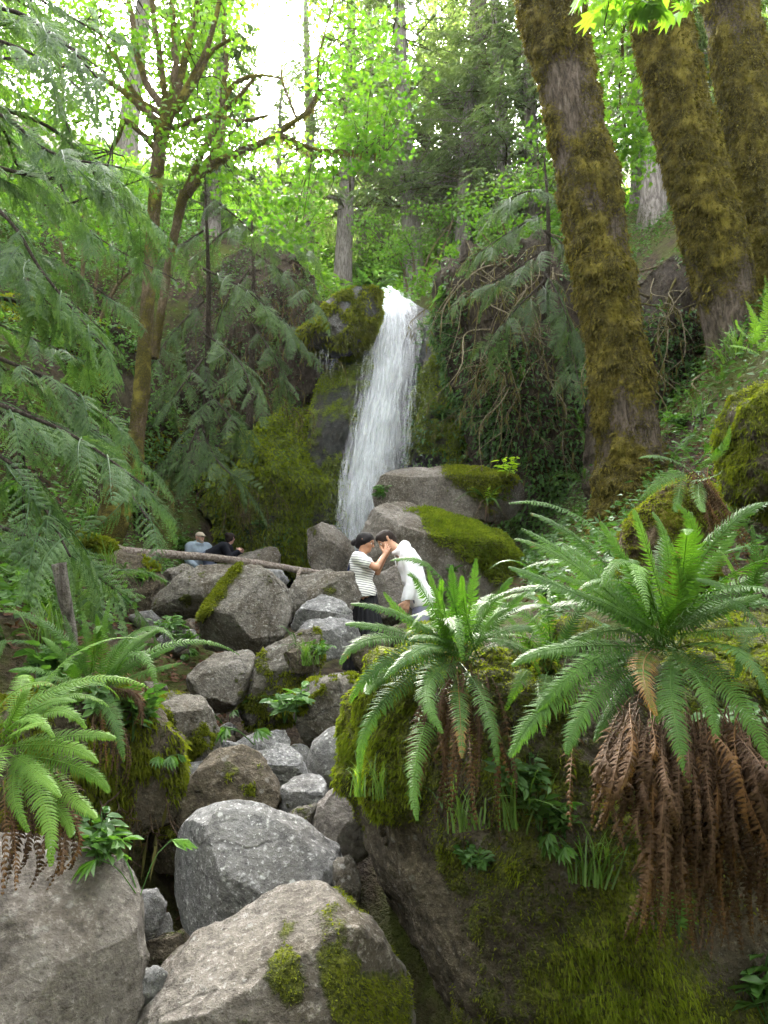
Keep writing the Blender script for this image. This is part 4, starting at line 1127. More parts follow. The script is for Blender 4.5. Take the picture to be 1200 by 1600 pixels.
for px, y0, var, sc, lean, lab in [
    (535, 27, 3, 1.0, (0, .02), 'pale straight conifer trunk rising just left of the waterfall lip'),
    (478, 29, 1, .8, (0, .03), 'thin pale conifer left of the straight trunk above the falls'),
    (648, 27.5, 3, 1.15, (0, 0), 'thick grey conifer trunk right above the waterfall lip'),
    (695, 31, 1, .95, (0, -.05), 'light barked conifer right behind the thick grey trunk'),
    (722, 26, 1, .95, (0, -.08), 'dark leaning conifer with mossy drooping branches above the right cliff'),
    (738, 29, 3, .9, (0, -.03), 'conifer half hidden behind the dark leaning one'),
    (795, 24.5, 1, .85, (0, -.06), 'slim grey conifer leaning left beside the nearest great trunk'),
    (838, 24, 0, .85, (0, -.07), 'bushy conifer right of the slim grey leaning one'),
    (412, 18.5, 0, .38, (0, 0), 'dark young conifer on top of the root hung cliff'),
    (446, 21, 0, .36, (0, .02), 'thin dark conifer at the right rim of the root hung cliff'),
    (330, 21, 2, .7, (0, 0), 'dark conifer seen under the long leaning maple bough'),
    (1022, 19, 3, .9, (0, -.05), 'grey conifer trunk in the gap between nearest and middle great trunks'),
    (1005, 22, 1, .9, (0, -.03), 'conifer further up the slope in the gap between the great trunks'),
    (880, 27, 2, .9, (0, -.04), 'conifer hidden mostly behind the nearest great trunk'),
    (600, 36, 2, 1.0, (0, 0), 'dim conifer far behind the middle of the waterfall lip'),
    (560, 33, 0, 1.0, (0, 0), 'grey green conifer far up the slope above the falls'),
    (760, 34, 0, 1.15, (0, 0), 'tall conifer behind the dark leaning tree'),
    (670, 40, 2, 1.2, (0, 0), 'far tall conifer between the thick grey trunk and the leaning one'),
    (1150, 20, 2, 1.0, (0, 0), 'conifer glimpsed behind the middle and right great trunks')]:
    p = at_ground(px, y0)
    conifer(p[0], p[1], var, sc, lab, lean, None, p[2])
for k in range(14):
    x = (-1) ** k * rng.uniform(9, 26); y = rng.uniform(26, 50) if abs(x) < 12 else rng.uniform(16, 44)
    conifer(x, y, int(rng.integers(0, 4)), rng.uniform(.95, 1.4), 'dim green conifer deep in the forest on the upper slope', (rng.normal(0, .03), rng.normal(0, .03)), 'conifers deep in the forest')

for k in range(13):                        # unseen wood behind the viewpoint, added to cut the frontal sky light
    a_ = R(200 + 140 * k / 12)
    r_ = rng.uniform(7, 10) if k % 2 else rng.uniform(11, 15)
    x, y = r_ * math.cos(a_) * 1.1, r_ * math.sin(a_) - 1
    conifer(x, y, k % 4, rng.uniform(1.0, 1.3), 'unseen conifer behind the viewpoint, added for its shade', (0, 0), 'unseen shading conifers behind the viewpoint')

# ---- cedar with long drooping sprays over the left side
def spray_mesh(seed, L=1.3, side=.42, step=.055, lf=15, leafL=.062, droop=.5):
    """a flat drooping bough along +X: stem, side sprays of comb-like leaflets"""
    rng = np.random.default_rng(seed)
    mb = MB()
    t = np.linspace(0, 1, 14)
    bp = np.column_stack((L * t * (1 - .12 * t), .06 * L * np.sin(t * 2.5 + seed), -droop * L * t ** 2 * .6))
    n = int(L / step)
    for k in range(n):
        tt = .08 + .92 * (k + .5) / n
        b = np.array([np.interp(tt, t, bp[:, c]) for c in range(3)])
        tg = nrm(np.array([np.interp(min(tt + .05, 1), t, bp[:, c]) - np.interp(tt - .05, t, bp[:, c]) for c in range(3)]))
        for sg in (-1, 1):
            if rng.uniform() < .16: continue
            sl = side * (min(1, .45 + tt * 1.4) * (1 - tt) ** .55 + .10) * rng.uniform(.75, 1.15)
            sd = nrm(tg * .75 + np.array((0, 1, 0)) * sg * .8 + np.array((0, 0, rng.normal(-.12, .1))))
            m = max(4, int(lf * sl / side + 3))
            u = (np.arange(m) + .6) / m
            pos = b + sd * (sl * u)[:, None] + np.array((0, 0, -1)) * (sl * .28 * u ** 2)[:, None]
            tv = nrm(sd[None] + np.array((0, 0, -1)) * (.55 * u)[:, None])
            lat = nrm(np.cross(tv, (0, 0, 1.)))
            tn = np.clip(rng.normal(.45, .15) + .35 * u, 0, 1)
            for s2 in (-1, 1):
                ld = nrm(tv * .72 + lat * s2 * .75 + np.array((0, 0, -.22)) + rng.normal(0, .08, (m, 3)))
                ll = leafL * (1.15 - .75 * u) * rng.uniform(.75, 1.2, m)
                nn = nrm(np.cross(lat, tv) * np.sign(np.cross(lat, tv)[:, 2:3] + 1e-6) + rng.normal(0, .12, (m, 3)))
                V, Q = blades(pos, ld, nn, ll, leafL * .32, .12)
                mb.add(V, None, Q, tint=np.repeat(tn, 4))
            V, Q = blades(np.array([b]), np.array([sd]), np.array([(0, 0, 1.)]), sl * .9, .012, .3)
            mb.add(V, None, Q, tint=.2)
    V, T, Q = tube(bp, np.linspace(.010, .002, 14), 4, False)
    mb.add(V, None, Q, tint=0.0)
    return mb
SPRAY = [spray_mesh(300 + k, L, s, .078, 11, .046, dr).mesh('bough', CEDAR, False) for k, (L, s, dr) in enumerate([(1.0, .30, .5), (.8, .26, .7), (1.2, .33, .4), (.65, .22, .6), (.95, .28, .9)])]
FSPRAY = [spray_mesh(320 + k, L, s, .090, 10, .055, dr).mesh('bough', FIR, False) for k, (L, s, dr) in enumerate([(1.1, .34, .5), (.9, .3, .8), (1.3, .36, .35)])]

def orient(dirv, upv, roll=0.0):
    x = Vector(dirv).normalized(); y = Vector(upv).cross(x).normalized(); z = x.cross(y)
    M = Matrix((x, y, z)).transposed().to_4x4()
    return (M @ Matrix.Rotation(roll, 4, 'X')).to_euler()

def branch_with_boughs(root, pts, y0s, nb, r0, seed, meshes, sc=(.7, 1.1), fan=.9, mat=None, end=True, t0=.2):
    rng = np.random.default_rng(seed)
    W = np.array([PV(a, b, y) for (a, b), y in zip(pts, y0s)])
    p = spline(W, 40)
    base = np.array(root.location)
    V, T, Q = tube(p, np.linspace(r0, .006, 40), 6)
    br = part('branch', V, [T, Q], mat or BARK_D, root, True, {'moss': np.full(len(V), .2)})
    ts = np.linspace(t0, .97, nb) + rng.normal(0, .02, nb)
    for k, tt in enumerate(ts):
        i = int(np.clip(tt, 0, .99) * 39)
        tg = nrm(p[min(i + 1, 39)] - p[max(i - 1, 0)])
        lat = nrm(np.cross(tg, (0, 0, 1))) * (1 if k % 2 else -1)
        d = tg * .8 + lat * fan * rng.uniform(.5, 1.1) + np.array((0, 0, -.1 + rng.normal(0, .1)))
        if end and k == nb - 1: d = tg
        o = link('bough', meshes[int(rng.integers(0, len(meshes)))], br, tuple(p[i] - base))
        o.rotation_euler = orient(d, nrm(np.array((0, -.25, 1)) + rng.normal(0, .25, 3)), rng.normal(0, .4))
        s = rng.uniform(*sc) * (1.0 if tt < .8 else .85)
        o.scale = (s, s, s)
        o['kind'] = 'stuff'
    return br

tb = PV(-260, 900, 6.0)
root = empty('cedar_tree', tb, 'cedar whose long drooping sprays hang in from the left', 'tree')
V, T, Q, m, pp = trunk_mesh([(-265, 960, 60), (-262, 700, 46), (-258, 300, 42), (-255, -200, 36), (-250, -700, 30)], 6.0, 24, 120, 41, .2, .06, .1, base_flare=.3)
part('trunk', V, [T, Q], BARK, root, True, {'moss': m})
for k, (pts, ys, nb) in enumerate([
    ([(-250, -160), (-40, -60), (80, 10), (190, 70)], [6, 6.2, 6.4, 6.6], 9),
    ([(-250, -20), (-40, 50), (60, 90), (150, 160)], [6, 5.8, 5.7, 5.6], 8),
    ([(-250, 100), (-20, 170), (80, 238), (190, 262)], [6, 5.6, 5.4, 5.2], 9),
    ([(-250, 180), (0, 262), (110, 285), (230, 330)], [6, 5.8, 5.8, 5.8], 9),
    ([(-250, 200), (-20, 315), (70, 430), (165, 545)], [6, 5.5, 5.3, 5.1], 10),
    ([(-250, 330), (-20, 392), (70, 405), (180, 470)], [6, 6.2, 6.4, 6.6], 9),
    ([(-250, 120), (60, 190), (170, 300), (250, 380)], [6, 6.8, 7.2, 7.6], 11),
    ([(-250, 420), (20, 470), (120, 500), (190, 590)], [6, 6.6, 7.2, 7.8], 10),
    ([(-250, 460), (0, 560), (110, 610), (200, 680)], [6, 5.6, 5.6, 5.6], 8),
    ([(-250, 540), (20, 640), (130, 690), (240, 770)], [6, 5.2, 5.0, 4.8], 7),
    ([(-250, 600), (-20, 700), (60, 780), (110, 870)], [6, 5.0, 4.8, 4.6], 5),
    ([(-250, 760), (20, 830), (120, 880), (190, 930)], [6, 5.4, 5.6, 5.8], 5),
    ([(-250, 20), (-20, 10), (90, 60), (160, 130)], [6, 5.0, 4.8, 4.7], 7)]):
    branch_with_boughs(root, pts, ys, nb + 12, .022, 400 + k, SPRAY, (.35, .75))
    jr = np.random.default_rng(430 + k)
    q_ = [pts[0]] + [(a + jr.uniform(-50, 30), b + jr.uniform(-60, 60)) for a, b in pts[1:]]
    branch_with_boughs(root, q_, [6] + [y + jr.uniform(.8, 2.2) for y in ys[1:]], nb + 10, .022, 460 + k, SPRAY, (.45, .9))
# young hemlocks standing on the banks
for k, (lab, base, y0, brs) in enumerate([
    ('hemlock sapling with layered dark sprays right behind the slender mossy maple', (320, 700), 12.8, [
        ([(318, 300), (370, 340), (420, 390)], 6), ([(318, 360), (260, 400), (200, 450)], 6), ([(318, 420), (380, 450), (440, 500)], 6), ([(318, 470), (270, 520), (230, 580)], 6), ([(318, 520), (370, 560), (400, 620)], 6), ([(318, 560), (280, 610), (250, 670)], 6), ([(318, 610), (360, 650), (385, 690)], 5), ([(318, 640), (300, 690), (270, 740)], 5), ([(318, 680), (340, 720), (370, 750)], 5)]),
    ('hemlock sapling leaning out of the right cliff beside the nearest great trunk', (850, 470), 13.0, [
        ([(850, 330), (800, 360), (740, 400)], 6), ([(850, 360), (890, 390), (930, 430)], 5), ([(850, 390), (790, 430), (730, 460)], 6), ([(850, 420), (880, 480), (900, 540)], 6), ([(850, 440), (800, 490), (770, 540)], 6), ([(850, 300), (820, 300), (780, 320)], 5), ([(850, 460), (890, 540), (905, 600)], 5)]),
    ('hemlock sapling crowded against the root hung cliff below the leaning bough', (390, 640), 14.6, [
        ([(390, 330), (440, 360), (490, 400)], 6), ([(390, 340), (340, 370), (300, 420)], 6), ([(390, 390), (450, 430), (500, 480)], 6), ([(390, 420), (350, 480), (330, 540)], 6), ([(390, 450), (440, 500), (480, 550)], 6), ([(390, 500), (430, 560), (450, 610)], 5)])]):
    b = PV(base[0], base[1], y0)
    root = empty('hemlock_sapling', b, lab, 'tree')
    top = PV(brs[0][0][0][0], min(q[0][0][1] for q in brs) - 60, y0)
    V, T, Q = tube(spline([b - np.array((0, 0, .4)), (b + top) / 2 + np.array((.08, 0, 0)), top], 24), np.linspace(.07, .012, 24), 8)
    part('trunk', V, [T, Q], BARK_D, root, True, {'moss': np.full(len(V), .3)})
    rr = np.random.default_rng(k)
    for j, (pts, nb) in enumerate(brs):
        branch_with_boughs(root, pts, [y0, y0 - rr.uniform(.2, .8), y0 - rr.uniform(.3, 1.4)], nb + 7, .022, 500 + 20 * k + j, FSPRAY, (.45, .9), mat=BARK_D, t0=.1)
# ------------------------------------------------------------------ ferns and small plants
_S = np.vstack(SURF)
_rel = _S - np.array((0, 0, EYE))
_dep = _rel @ CAM_F
_ok = _dep > .5
_S, _rel, _dep = _S[_ok], _rel[_ok], _dep[_ok]
_sx = 600 + 1200 * (_rel @ CAM_R) / _dep
_sy = 800 - 1200 * (_rel @ CAM_U) / _dep
_in = (_sx > -500) & (_sx < 1700) & (_sy > -300) & (_sy < 2100)
_S, _dep, _sx, _sy = _S[_in], _dep[_in], _sx[_in], _sy[_in]
def hit(px, py, r=9, dmin=0.0):
    """the surface point of rocks and ground seen at a photograph pixel"""
    for k in range(6):
        q = np.where((np.abs(_sx - px) < r) & (np.abs(_sy - py) < r) & (_dep > dmin))[0]
        if len(q): return _S[q[np.argmin(_dep[q] + .02 * np.hypot(_sx[q] - px, _sy[q] - py) / r)]].copy()
        r *= 1.8
    return P(px, py, 10)

def bez(a, c, b, n=40):
    t = np.linspace(0, 1, n)[:, None]
    return (1 - t) ** 2 * a + 2 * t * (1 - t) * c + t ** 2 * b

def frond_geo(curve, hint, Wd, npin, rng, dry=0.0, curl=0.0, start=.10, jag=.12, shape=.62, pw=.36):
    """fern frond: stalk and two rows of folded leaflets; CURVE n x 3, HINT the side that faces up"""
    n = len(curve)
    L = np.linalg.norm(np.diff(curve, axis=0), axis=1).sum()
    tg = nrm(np.gradient(curve, axis=0))
    h = np.broadcast_to(np.asarray(hint, float), curve.shape)
    S = nrm(np.cross(tg, h)); U = np.cross(S, tg)
    mb = MB()
    V, T, Q = tube(curve, np.linspace(.0035, .0010, n) * max(.6, L), 4, False)
    mb.add(V, None, Q, tint=.75, dry=.2 if dry < .5 else .9)
    s = start + (1 - start) * (np.arange(npin) + .5) / npin
    f = lambda A: np.stack([np.interp(s, np.linspace(0, 1, n), A[:, c]) for c in range(3)], 1)
    p, t, sd, up = f(curve), nrm(f(tg)), nrm(f(S)), nrm(f(U))
    q = (s - start) / (1 - start)
    prof = np.minimum(1, .55 + q * 2.2) * np.clip(1 - q, 0, 1) ** shape + .03
    gap = L * (1 - start) / npin
    dd = np.clip(dry * 1.5 - .5 + q * dry + rng.normal(0, .25 * (dry > 0), npin), 0, 1)
    tn = np.clip(.35 + .35 * q + rng.normal(0, .10, npin) + rng.normal(0, .12), 0, 1)
    for sg in (-1, 1):
        ang = R(12) + R(34) * q + rng.normal(0, R(4), npin)
        pl = Wd * prof * (1 + rng.normal(0, jag, npin))
        dirv = nrm(sd * sg * np.cos(ang)[:, None] + t * np.sin(ang)[:, None] - up * (.10 + curl * rng.uniform(.3, 1.2, npin))[:, None] + rng.normal(0, .04 + curl * .25, (npin, 3)))
        al = nrm(t - dirv * (t * dirv).sum(1)[:, None])
        w = gap * pw * (1 - curl * .55)
        b = p + sd * sg * .001
        mid = b + dirv * (pl * .38)[:, None] + up * (w * .30)
        tip = b + dirv * pl[:, None] - up * (pl * (.10 + curl * .5))[:, None] + al * (pl * .12)[:, None]
        A = b - al * w * .75
        B = b + al * w * 1.15
        C = b + dirv * (pl * .5)[:, None] - al * w * .72
        D = b + dirv * (pl * .5)[:, None] + al * w * .80
        VV = np.stack((A, B, D, tip, C, mid), 1).reshape(-1, 3)
        k = np.arange(npin)[:, None] * 6
        T = np.concatenate([k + np.array(x) for x in ((0, 5, 4), (4, 5, 3), (1, 2, 5), (2, 3, 5), (0, 1, 5))])
        mb.add(VV, T, None, tint=np.repeat(tn, 6), dry=np.repeat(dd, 6) * np.tile((.6, .6, 1, 1.3, 1, .5), npin))
    return mb

FACE = nrm(np.array((0, -.62, .62)))
def traced_fern(label, crown, d0, fronds, mat, Wd=.078, npin=46, seed=0, dead=(), rust=(), extra=0, exL=.8):
    """a fern whose fronds follow those of the photograph: (ctrl px, tip px, tip distance[, base px])"""
    rng = np.random.default_rng(seed)
    c0 = P(crown[0], crown[1], d0)
    root = empty('sword_fern', c0, label, 'fern')
    for kind, lst in (('frond', fronds), ('withered_frond', rust), ('dead_frond', dead)):
        for fr in lst:
            (cx, cy), (tx, ty), td = fr[:3]
            o = fr[3] if len(fr) > 3 else {}
            bx, by = o.get('base', (crown[0] + rng.normal(0, 14), crown[1] + rng.normal(0, 9)))
            bd = o.get('bd', d0 + rng.normal(0, .03))
            cd = o.get('cd', bd * .45 + td * .55 - .04)
            a, b = P(bx, by, bd), P(tx, ty, td)
            # control so the curve passes through the middle point
            mth = P(cx, cy, cd)
            c = 2 * mth - .5 * (a + b)
            cur = bez(a, c, b, 44)
            if kind == 'dead_frond': cur = cur + np.stack([rng.normal(0, .010) * np.sin(np.linspace(0, rng.uniform(4, 9), 44) + rng.uniform(0, 6)) for _ in range(3)], 1)
            L = np.linalg.norm(np.diff(cur, axis=0), axis=1).sum()
            hint = nrm(FACE + rng.normal(0, .12, 3)) if 'hint' not in o else o['hint']
            m_ = o.get('mat', mat if kind == 'frond' else (FERN_DEAD if kind == 'dead_frond' and rng.uniform() < .85 else FERN_RUST))
            if kind == 'frond':
                g = frond_geo(cur, hint, Wd * o.get('w', 1) * min(1.15, .55 + L * .6), int(npin * min(1.25, .5 + L * .65)), rng, o.get('dry', .0 if rng.uniform() > .3 else .25), 0, .14)
            elif kind == 'withered_frond':
                g = frond_geo(cur, hint, Wd * .46 * o.get('w', 1), int(30 * max(.5, L * 1.4)), rng, .0, .6, .1, .4)
            else:
                g = frond_geo(cur, hint, Wd * .40 * o.get('w', 1), int(48 * max(.5, L * 1.3)), rng, 0, .9, .08, .30, pw=.66)
            fo = g.part(kind, m_, root, False)
            if kind != 'frond' and len([q for q in root.children]) > 290: fo['kind'] = 'stuff'
    for k in range(extra):
        L = exL * rng.uniform(.65, 1.1)
        n = 44
        az = rng.uniform(0, 2 * PI)
        e = R(rng.uniform(48, 82)) - R(rng.uniform(70, 140)) * np.linspace(0, 1, n) ** 1.4
        az = az + rng.normal(0, .35) * np.linspace(0, 1, n) ** 2
        st = np.stack((np.cos(e) * np.cos(az), np.cos(e) * np.sin(az), np.sin(e)), 1) * L / n
        cur = c0 + np.array((rng.normal(0, .04), rng.normal(0, .04), -.02)) + np.cumsum(st, 0)
        frond_geo(cur, nrm(np.array((0, -.35, .8)) + rng.normal(0, .15, 3)), Wd * rng.uniform(.75, 1.05), npin, rng, 0 if rng.uniform() < .8 else .35, 0, .16).part('frond', mat, root, False)
    return root

rng = np.random.default_rng(70)
deadA = []
for k in range(20):
    x = rng.uniform(650, 800); y = 1075 + rng.normal(0, 15)
    deadA.append(((x + rng.normal(0, 10), y + 70), (x + rng.normal(0, 14), y + rng.uniform(110, 250)), 2.62 + rng.normal(0, .05), {'base': (x * .5 + 360 + rng.normal(0, 8), y - 25), 'bd': 2.85}))
traced_fern('sword fern in front of the man in white with fronds fanning over both standing people', (722, 1030), 3.0, [
    ((690, 905), (610, 876), 2.75), ((665, 930), (640, 900), 2.65), ((640, 968), (549, 944), 2.6), ((612, 985), (540, 975), 2.75), ((600, 996), (532, 1038), 2.6), ((622, 1028), (546, 1098), 2.5),
    ((612, 1050), (575, 1085), 2.55), ((604, 1090), (563, 1206), 2.5), ((655, 1165), (652, 1282), 2.35, {'base': (700, 1060)}), ((672, 1060), (692, 1146), 2.4, {'w': 1.15}), ((758, 1100), (778, 1197), 2.45), ((718, 1100), (722, 1185), 2.42, {'dry': .5}),
    ((712, 945), (705, 883), 2.95), ((735, 945), (744, 872), 2.95), ((765, 950), (800, 903), 2.85), ((780, 965), (822, 925), 2.9), ((790, 985), (832, 988), 2.75), ((660, 985), (600, 925), 2.85), ((690, 960), (668, 890), 3.0), ((755, 985), (795, 950), 2.75), ((680, 995), (640, 1000), 2.7),
    ((700, 970), (690, 905), 2.7), ((728, 960), (722, 900), 2.75), ((668, 1010), (600, 1060), 2.45)], FERN, .066, 52, 1, deadA,
    [((708, 1175), (706, 1262), 2.55, {'base': (715, 1100), 'w': .8}), ((735, 1190), (745, 1290), 2.5, {'base': (735, 1110), 'w': 1.1, 'mat': FERN_RUST}), ((690, 1060), (640, 1010), 2.8, {'w': .7}), ((770, 1120), (800, 1230), 2.6, {'base': (750, 1060)})], 11, .58)

for k in range(46):
    x = rng.uniform(770, 965); y = 1110 + rng.normal(0, 18)
    deadA.append(((x + rng.normal(0, 14), y + 60), (x + rng.normal(0, 24), y + rng.uniform(90, 190)), 2.62 + rng.normal(0, .08), {'base': (x * .8 + 165 + rng.normal(0, 12), y - 40), 'bd': 2.8}))
deadB = []
for k in range(210):
    x = rng.uniform(945, 1250); sp = rng.normal(0, 16)
    y0 = 1100 + 60 * rng.uniform(); y1 = rng.uniform(1290, 1500) if x > 1010 else rng.uniform(1230, 1320)
    deadB.append(((x + 6 + rng.normal(0, 8), (y0 + y1) / 2), (x + sp + (x - 1000) * .15 + rng.normal(0, 10), y1), 2.10 + rng.normal(0, .06), {'base': (x * .75 + 262 + rng.normal(0, 6), y0), 'bd': 2.32 + rng.normal(0, .05), 'cd': 2.1 + rng.normal(0, .06)}))
traced_fern('largest sword fern on top of the outcrop with a thick curtain of dead brown fronds', (1036, 1012), 2.55, [
    ((933, 870), (829, 802), 2.5), ((917, 898), (805, 842), 2.4), ((905, 930), (795, 886), 2.3), ((930, 905), (815, 826), 2.65), ((955, 940), (870, 900), 2.35), ((985, 895), (938, 815), 2.5), ((1018, 880), (990, 796), 2.5), ((1045, 880), (1020, 800), 2.65), ((1082, 870), (1056, 788), 2.45),
    ((1115, 850), (1198, 786), 2.4), ((1100, 900), (1150, 830), 2.6), ((1070, 900), (1080, 800), 2.7), ((920, 1035), (838, 1112), 2.15, {'w': 1.1}), ((880, 1080), (798, 1182), 2.05, {'w': 1.15}), ((940, 1080), (886, 1178), 2.05, {'w': 1.2}), ((1005, 1045), (1026, 1118), 2.1, {'dry': .75}),
    ((1050, 1095), (1078, 1222), 2.0, {'w': 1.1, 'dry': .3}), ((1140, 1010), (1200, 1090), 2.05, {'w': 1.15}), ((1138, 1075), (1203, 1205), 2.05, {'w': 1.1}), ((960, 985), (852, 1024), 2.4, {'w': .9}), ((940, 1030), (850, 1000), 2.45), ((980, 960), (900, 925), 2.35), ((1000, 930), (960, 850), 2.7),
    ((1110, 960), (1190, 930), 2.3), ((1130, 985), (1230, 985), 2.2), ((1050, 1060), (1010, 1150), 2.2, {'w': .9}), ((1090, 1060), (1120, 1160), 2.1), ((900, 1010), (800, 1040), 2.3), ((960, 1100), (930, 1160), 2.3, {'w': .7}), ((1060, 930), (1045, 845), 2.45), ((950, 915), (880, 850), 2.75)], FERN, .072, 56, 2, deadB,
    [((892, 1200), (893, 1300), 2.12, {'base': (905, 1110)}), ((945, 1165), (925, 1290), 2.08, {'base': (985, 1090), 'w': 1.1}), ((1058, 1240), (1056, 1325), 2.0, {'base': (1050, 1170), 'w': 1.15}), ((1085, 1150), (1110, 1230), 2.05, {'base': (1070, 1080)}), ((1058, 905), (1060, 860), 2.45, {'w': 1.5, 'base': (1062, 985)}), ((985, 1140), (955, 1210), 2.15)], 22, .78)
traced_fern('sword fern squeezed in between the front fern and the largest one', (850, 1045), 2.95, [((800, 1010), (760, 1000), 2.8), ((815, 1060), (790, 1110), 2.7), ((850, 1080), (850, 1150), 2.6), ((880, 1000), (900, 960), 3.0), ((820, 1000), (790, 960), 3.0)], FERN, .062, 46, 9, (), (), 9, .6)
traced_fern('sword fern at the right edge beside the big curtain of dead fronds', (1170, 960), 2.5, [((1130, 915), (1088, 905), 2.3), ((1150, 900), (1125, 860), 2.45, {'mat': FERN_Y, 'w': .7}), ((1190, 880), (1230, 830), 2.4), ((1210, 940), (1280, 930), 2.3), ((1180, 890), (1175, 820), 2.5), ((1165, 1000), (1150, 1060), 2.2)], FERN, .056, 48, 3)
traced_fern('sword fern with a tan dead stalk on the mossy stump above the largest fern', (1085, 742), 4.3, [
    ((1045, 745), (1000, 782), 4.0, {'w': 1.35}), ((1040, 715), (998, 716), 4.1), ((1068, 700), (1050, 690), 4.1), ((1105, 700), (1085, 680), 4.2), ((1112, 715), (1122, 700), 4.1), ((1110, 745), (1128, 735), 4.0), ((1092, 775), (1100, 800), 3.95, {'w': 1.2}), ((1125, 705), (1140, 665), 4.2), ((1060, 775), (1056, 800), 4.0)], FERN, .065, 38, 4,
    [((1100 + k * 4, 800), (1120 + k * 9, 880 + 12 * (k % 3)), 4.05) for k in range(12)], [((1110, 790), (1125, 812), 4.05, {'w': .5})])
traced_fern('yellow green sword fern at the left edge over the worn slab', (8, 1165), 2.55, [
    ((60, 1105), (119, 1096), 2.4), ((75, 1112), (134, 1138), 2.3), ((40, 1120), (84, 1152), 2.25), ((110, 1150), (180, 1154), 2.4), ((90, 1165), (152, 1192), 2.25), ((110, 1195), (171, 1238), 2.25), ((100, 1235), (151, 1278), 2.2), ((80, 1250), (110, 1308), 2.2, {'w': .8}), ((62, 1240), (79, 1354), 2.1, {'w': 1.15}), ((25, 1110), (44, 1072), 2.5),
    ((30, 1140), (70, 1130), 2.2), ((-20, 1110), (-60, 1080), 2.4), ((-10, 1200), (-20, 1290), 2.1), ((50, 1200), (95, 1245), 2.15), ((20, 1225), (45, 1300), 2.15)], FERN_Y, .060, 46, 5,
    [((20 + 8 * k + rng.normal(0, 4), 1290), (5 + 7 * k + rng.normal(0, 5), 1370 + rng.uniform(-30, 30)), 2.2 + rng.normal(0, .04), {'base': (15 + 6 * k, 1200), 'bd': 2.5}) for k in range(14)],
    [((8, 1290), (4, 1400), 2.1, {'base': (5, 1220), 'w': 1.1}), ((22, 1300), (24, 1392), 2.08, {'base': (10, 1220), 'w': .9})], 8, .6)
traced_fern('tall dark green sword fern on the left bank beside the thin bare sapling', (145, 1085), 3.9, [
    ((160, 1010), (171, 937), 3.9), ((200, 1020), (258, 980), 3.8), ((210, 1040), (272, 1012), 3.65), ((215, 1055), (284, 1036), 3.5), ((75, 1050), (14, 1048), 3.6), ((100, 1030), (66, 996), 3.9), ((135, 1010), (128, 955), 4.0), ((172, 1110), (193, 1190), 3.3, {'w': 1.2}), ((115, 1070), (95, 1098), 3.5),
    ((185, 1040), (230, 1005), 4.0), ((120, 1020), (100, 960), 4.1), ((150, 1020), (150, 960), 3.7), ((90, 1060), (40, 1075), 3.6)], FERN, .062, 48, 6,
    [((205 + 5 * k, 1085), (222 - 8 * k, 1135), 3.5, {'w': 1.5}) for k in range(3)] + [((150 + 6 * k, 1130), (150 + 6 * k + rng.normal(0, 8), 1210 + rng.uniform(-20, 30)), 3.5) for k in range(8)], (), 12, .8)
traced_fern('bright fern rising at the right edge above the mossy boulder', (1195, 560), 5.6, [((1180, 510), (1165, 470), 5.5), ((1195, 500), (1195, 430), 5.6), ((1170, 545), (1140, 540), 5.4), ((1215, 510), (1230, 440), 5.5), ((1175, 530), (1150, 500), 5.5), ((1205, 520), (1215, 470), 5.3)], FERN_Y, .085, 40, 8)

# ---- fern fronds for the smaller ferns, shared
def local_frond(seed, L=.8, rise=.5, droop=.9, w=.085, npin=32):
    rng = np.random.default_rng(seed)
    t = np.linspace(0, 1, 30)
    cur = np.column_stack((L * t * (1 - .15 * t), .08 * L * np.sin(t * 2) * rng.uniform(-1, 1), L * (rise * 1.5 * t - droop * t ** 2)))
    return frond_geo(cur, np.array((0, 0, 1.)), w * .72 * L / .8, npin + 6, rng, 0, 0, .12)
LF = [local_frond(600 + k, .8, r_, d_).mesh('frond', FERN, False) for k, (r_, d_) in enumerate([(.5, .9), (.7, .8), (.3, .9), (.9, 1.0), (.15, .75), (.6, 1.3)])]
LFD = [local_frond(620 + k, .8, .1, 1.3, .03, 26).mesh('dead_frond', FERN_DEAD, False) for k in range(2)]
def small_fern(px, py, size, n, label, seed, dead=0, lean=1.0, dmin=0.0, dz=.03):
    rng = np.random.default_rng(seed)
    p = hit(px, py, dmin=dmin) + np.array((0, -.02, dz))
    root = empty('sword_fern', p, label, 'fern')
    for k in range(n + dead):
        me = (LF if k < n else LFD)[int(rng.integers(0, 6 if k < n else 2))]
        o = link(me.name.split('.')[0], me, root)
        az = -PI / 2 + (k / n - .5) * 2 * PI * (1 - .35 * lean) + rng.normal(0, .25) if k < n else -PI / 2 + rng.normal(0, .7)
        o.rotation_euler = (rng.normal(0, .2), rng.normal(-.1, .2), az)
        s = size * rng.uniform(.75, 1.15)
        o.scale = (s, s, s)
    return root
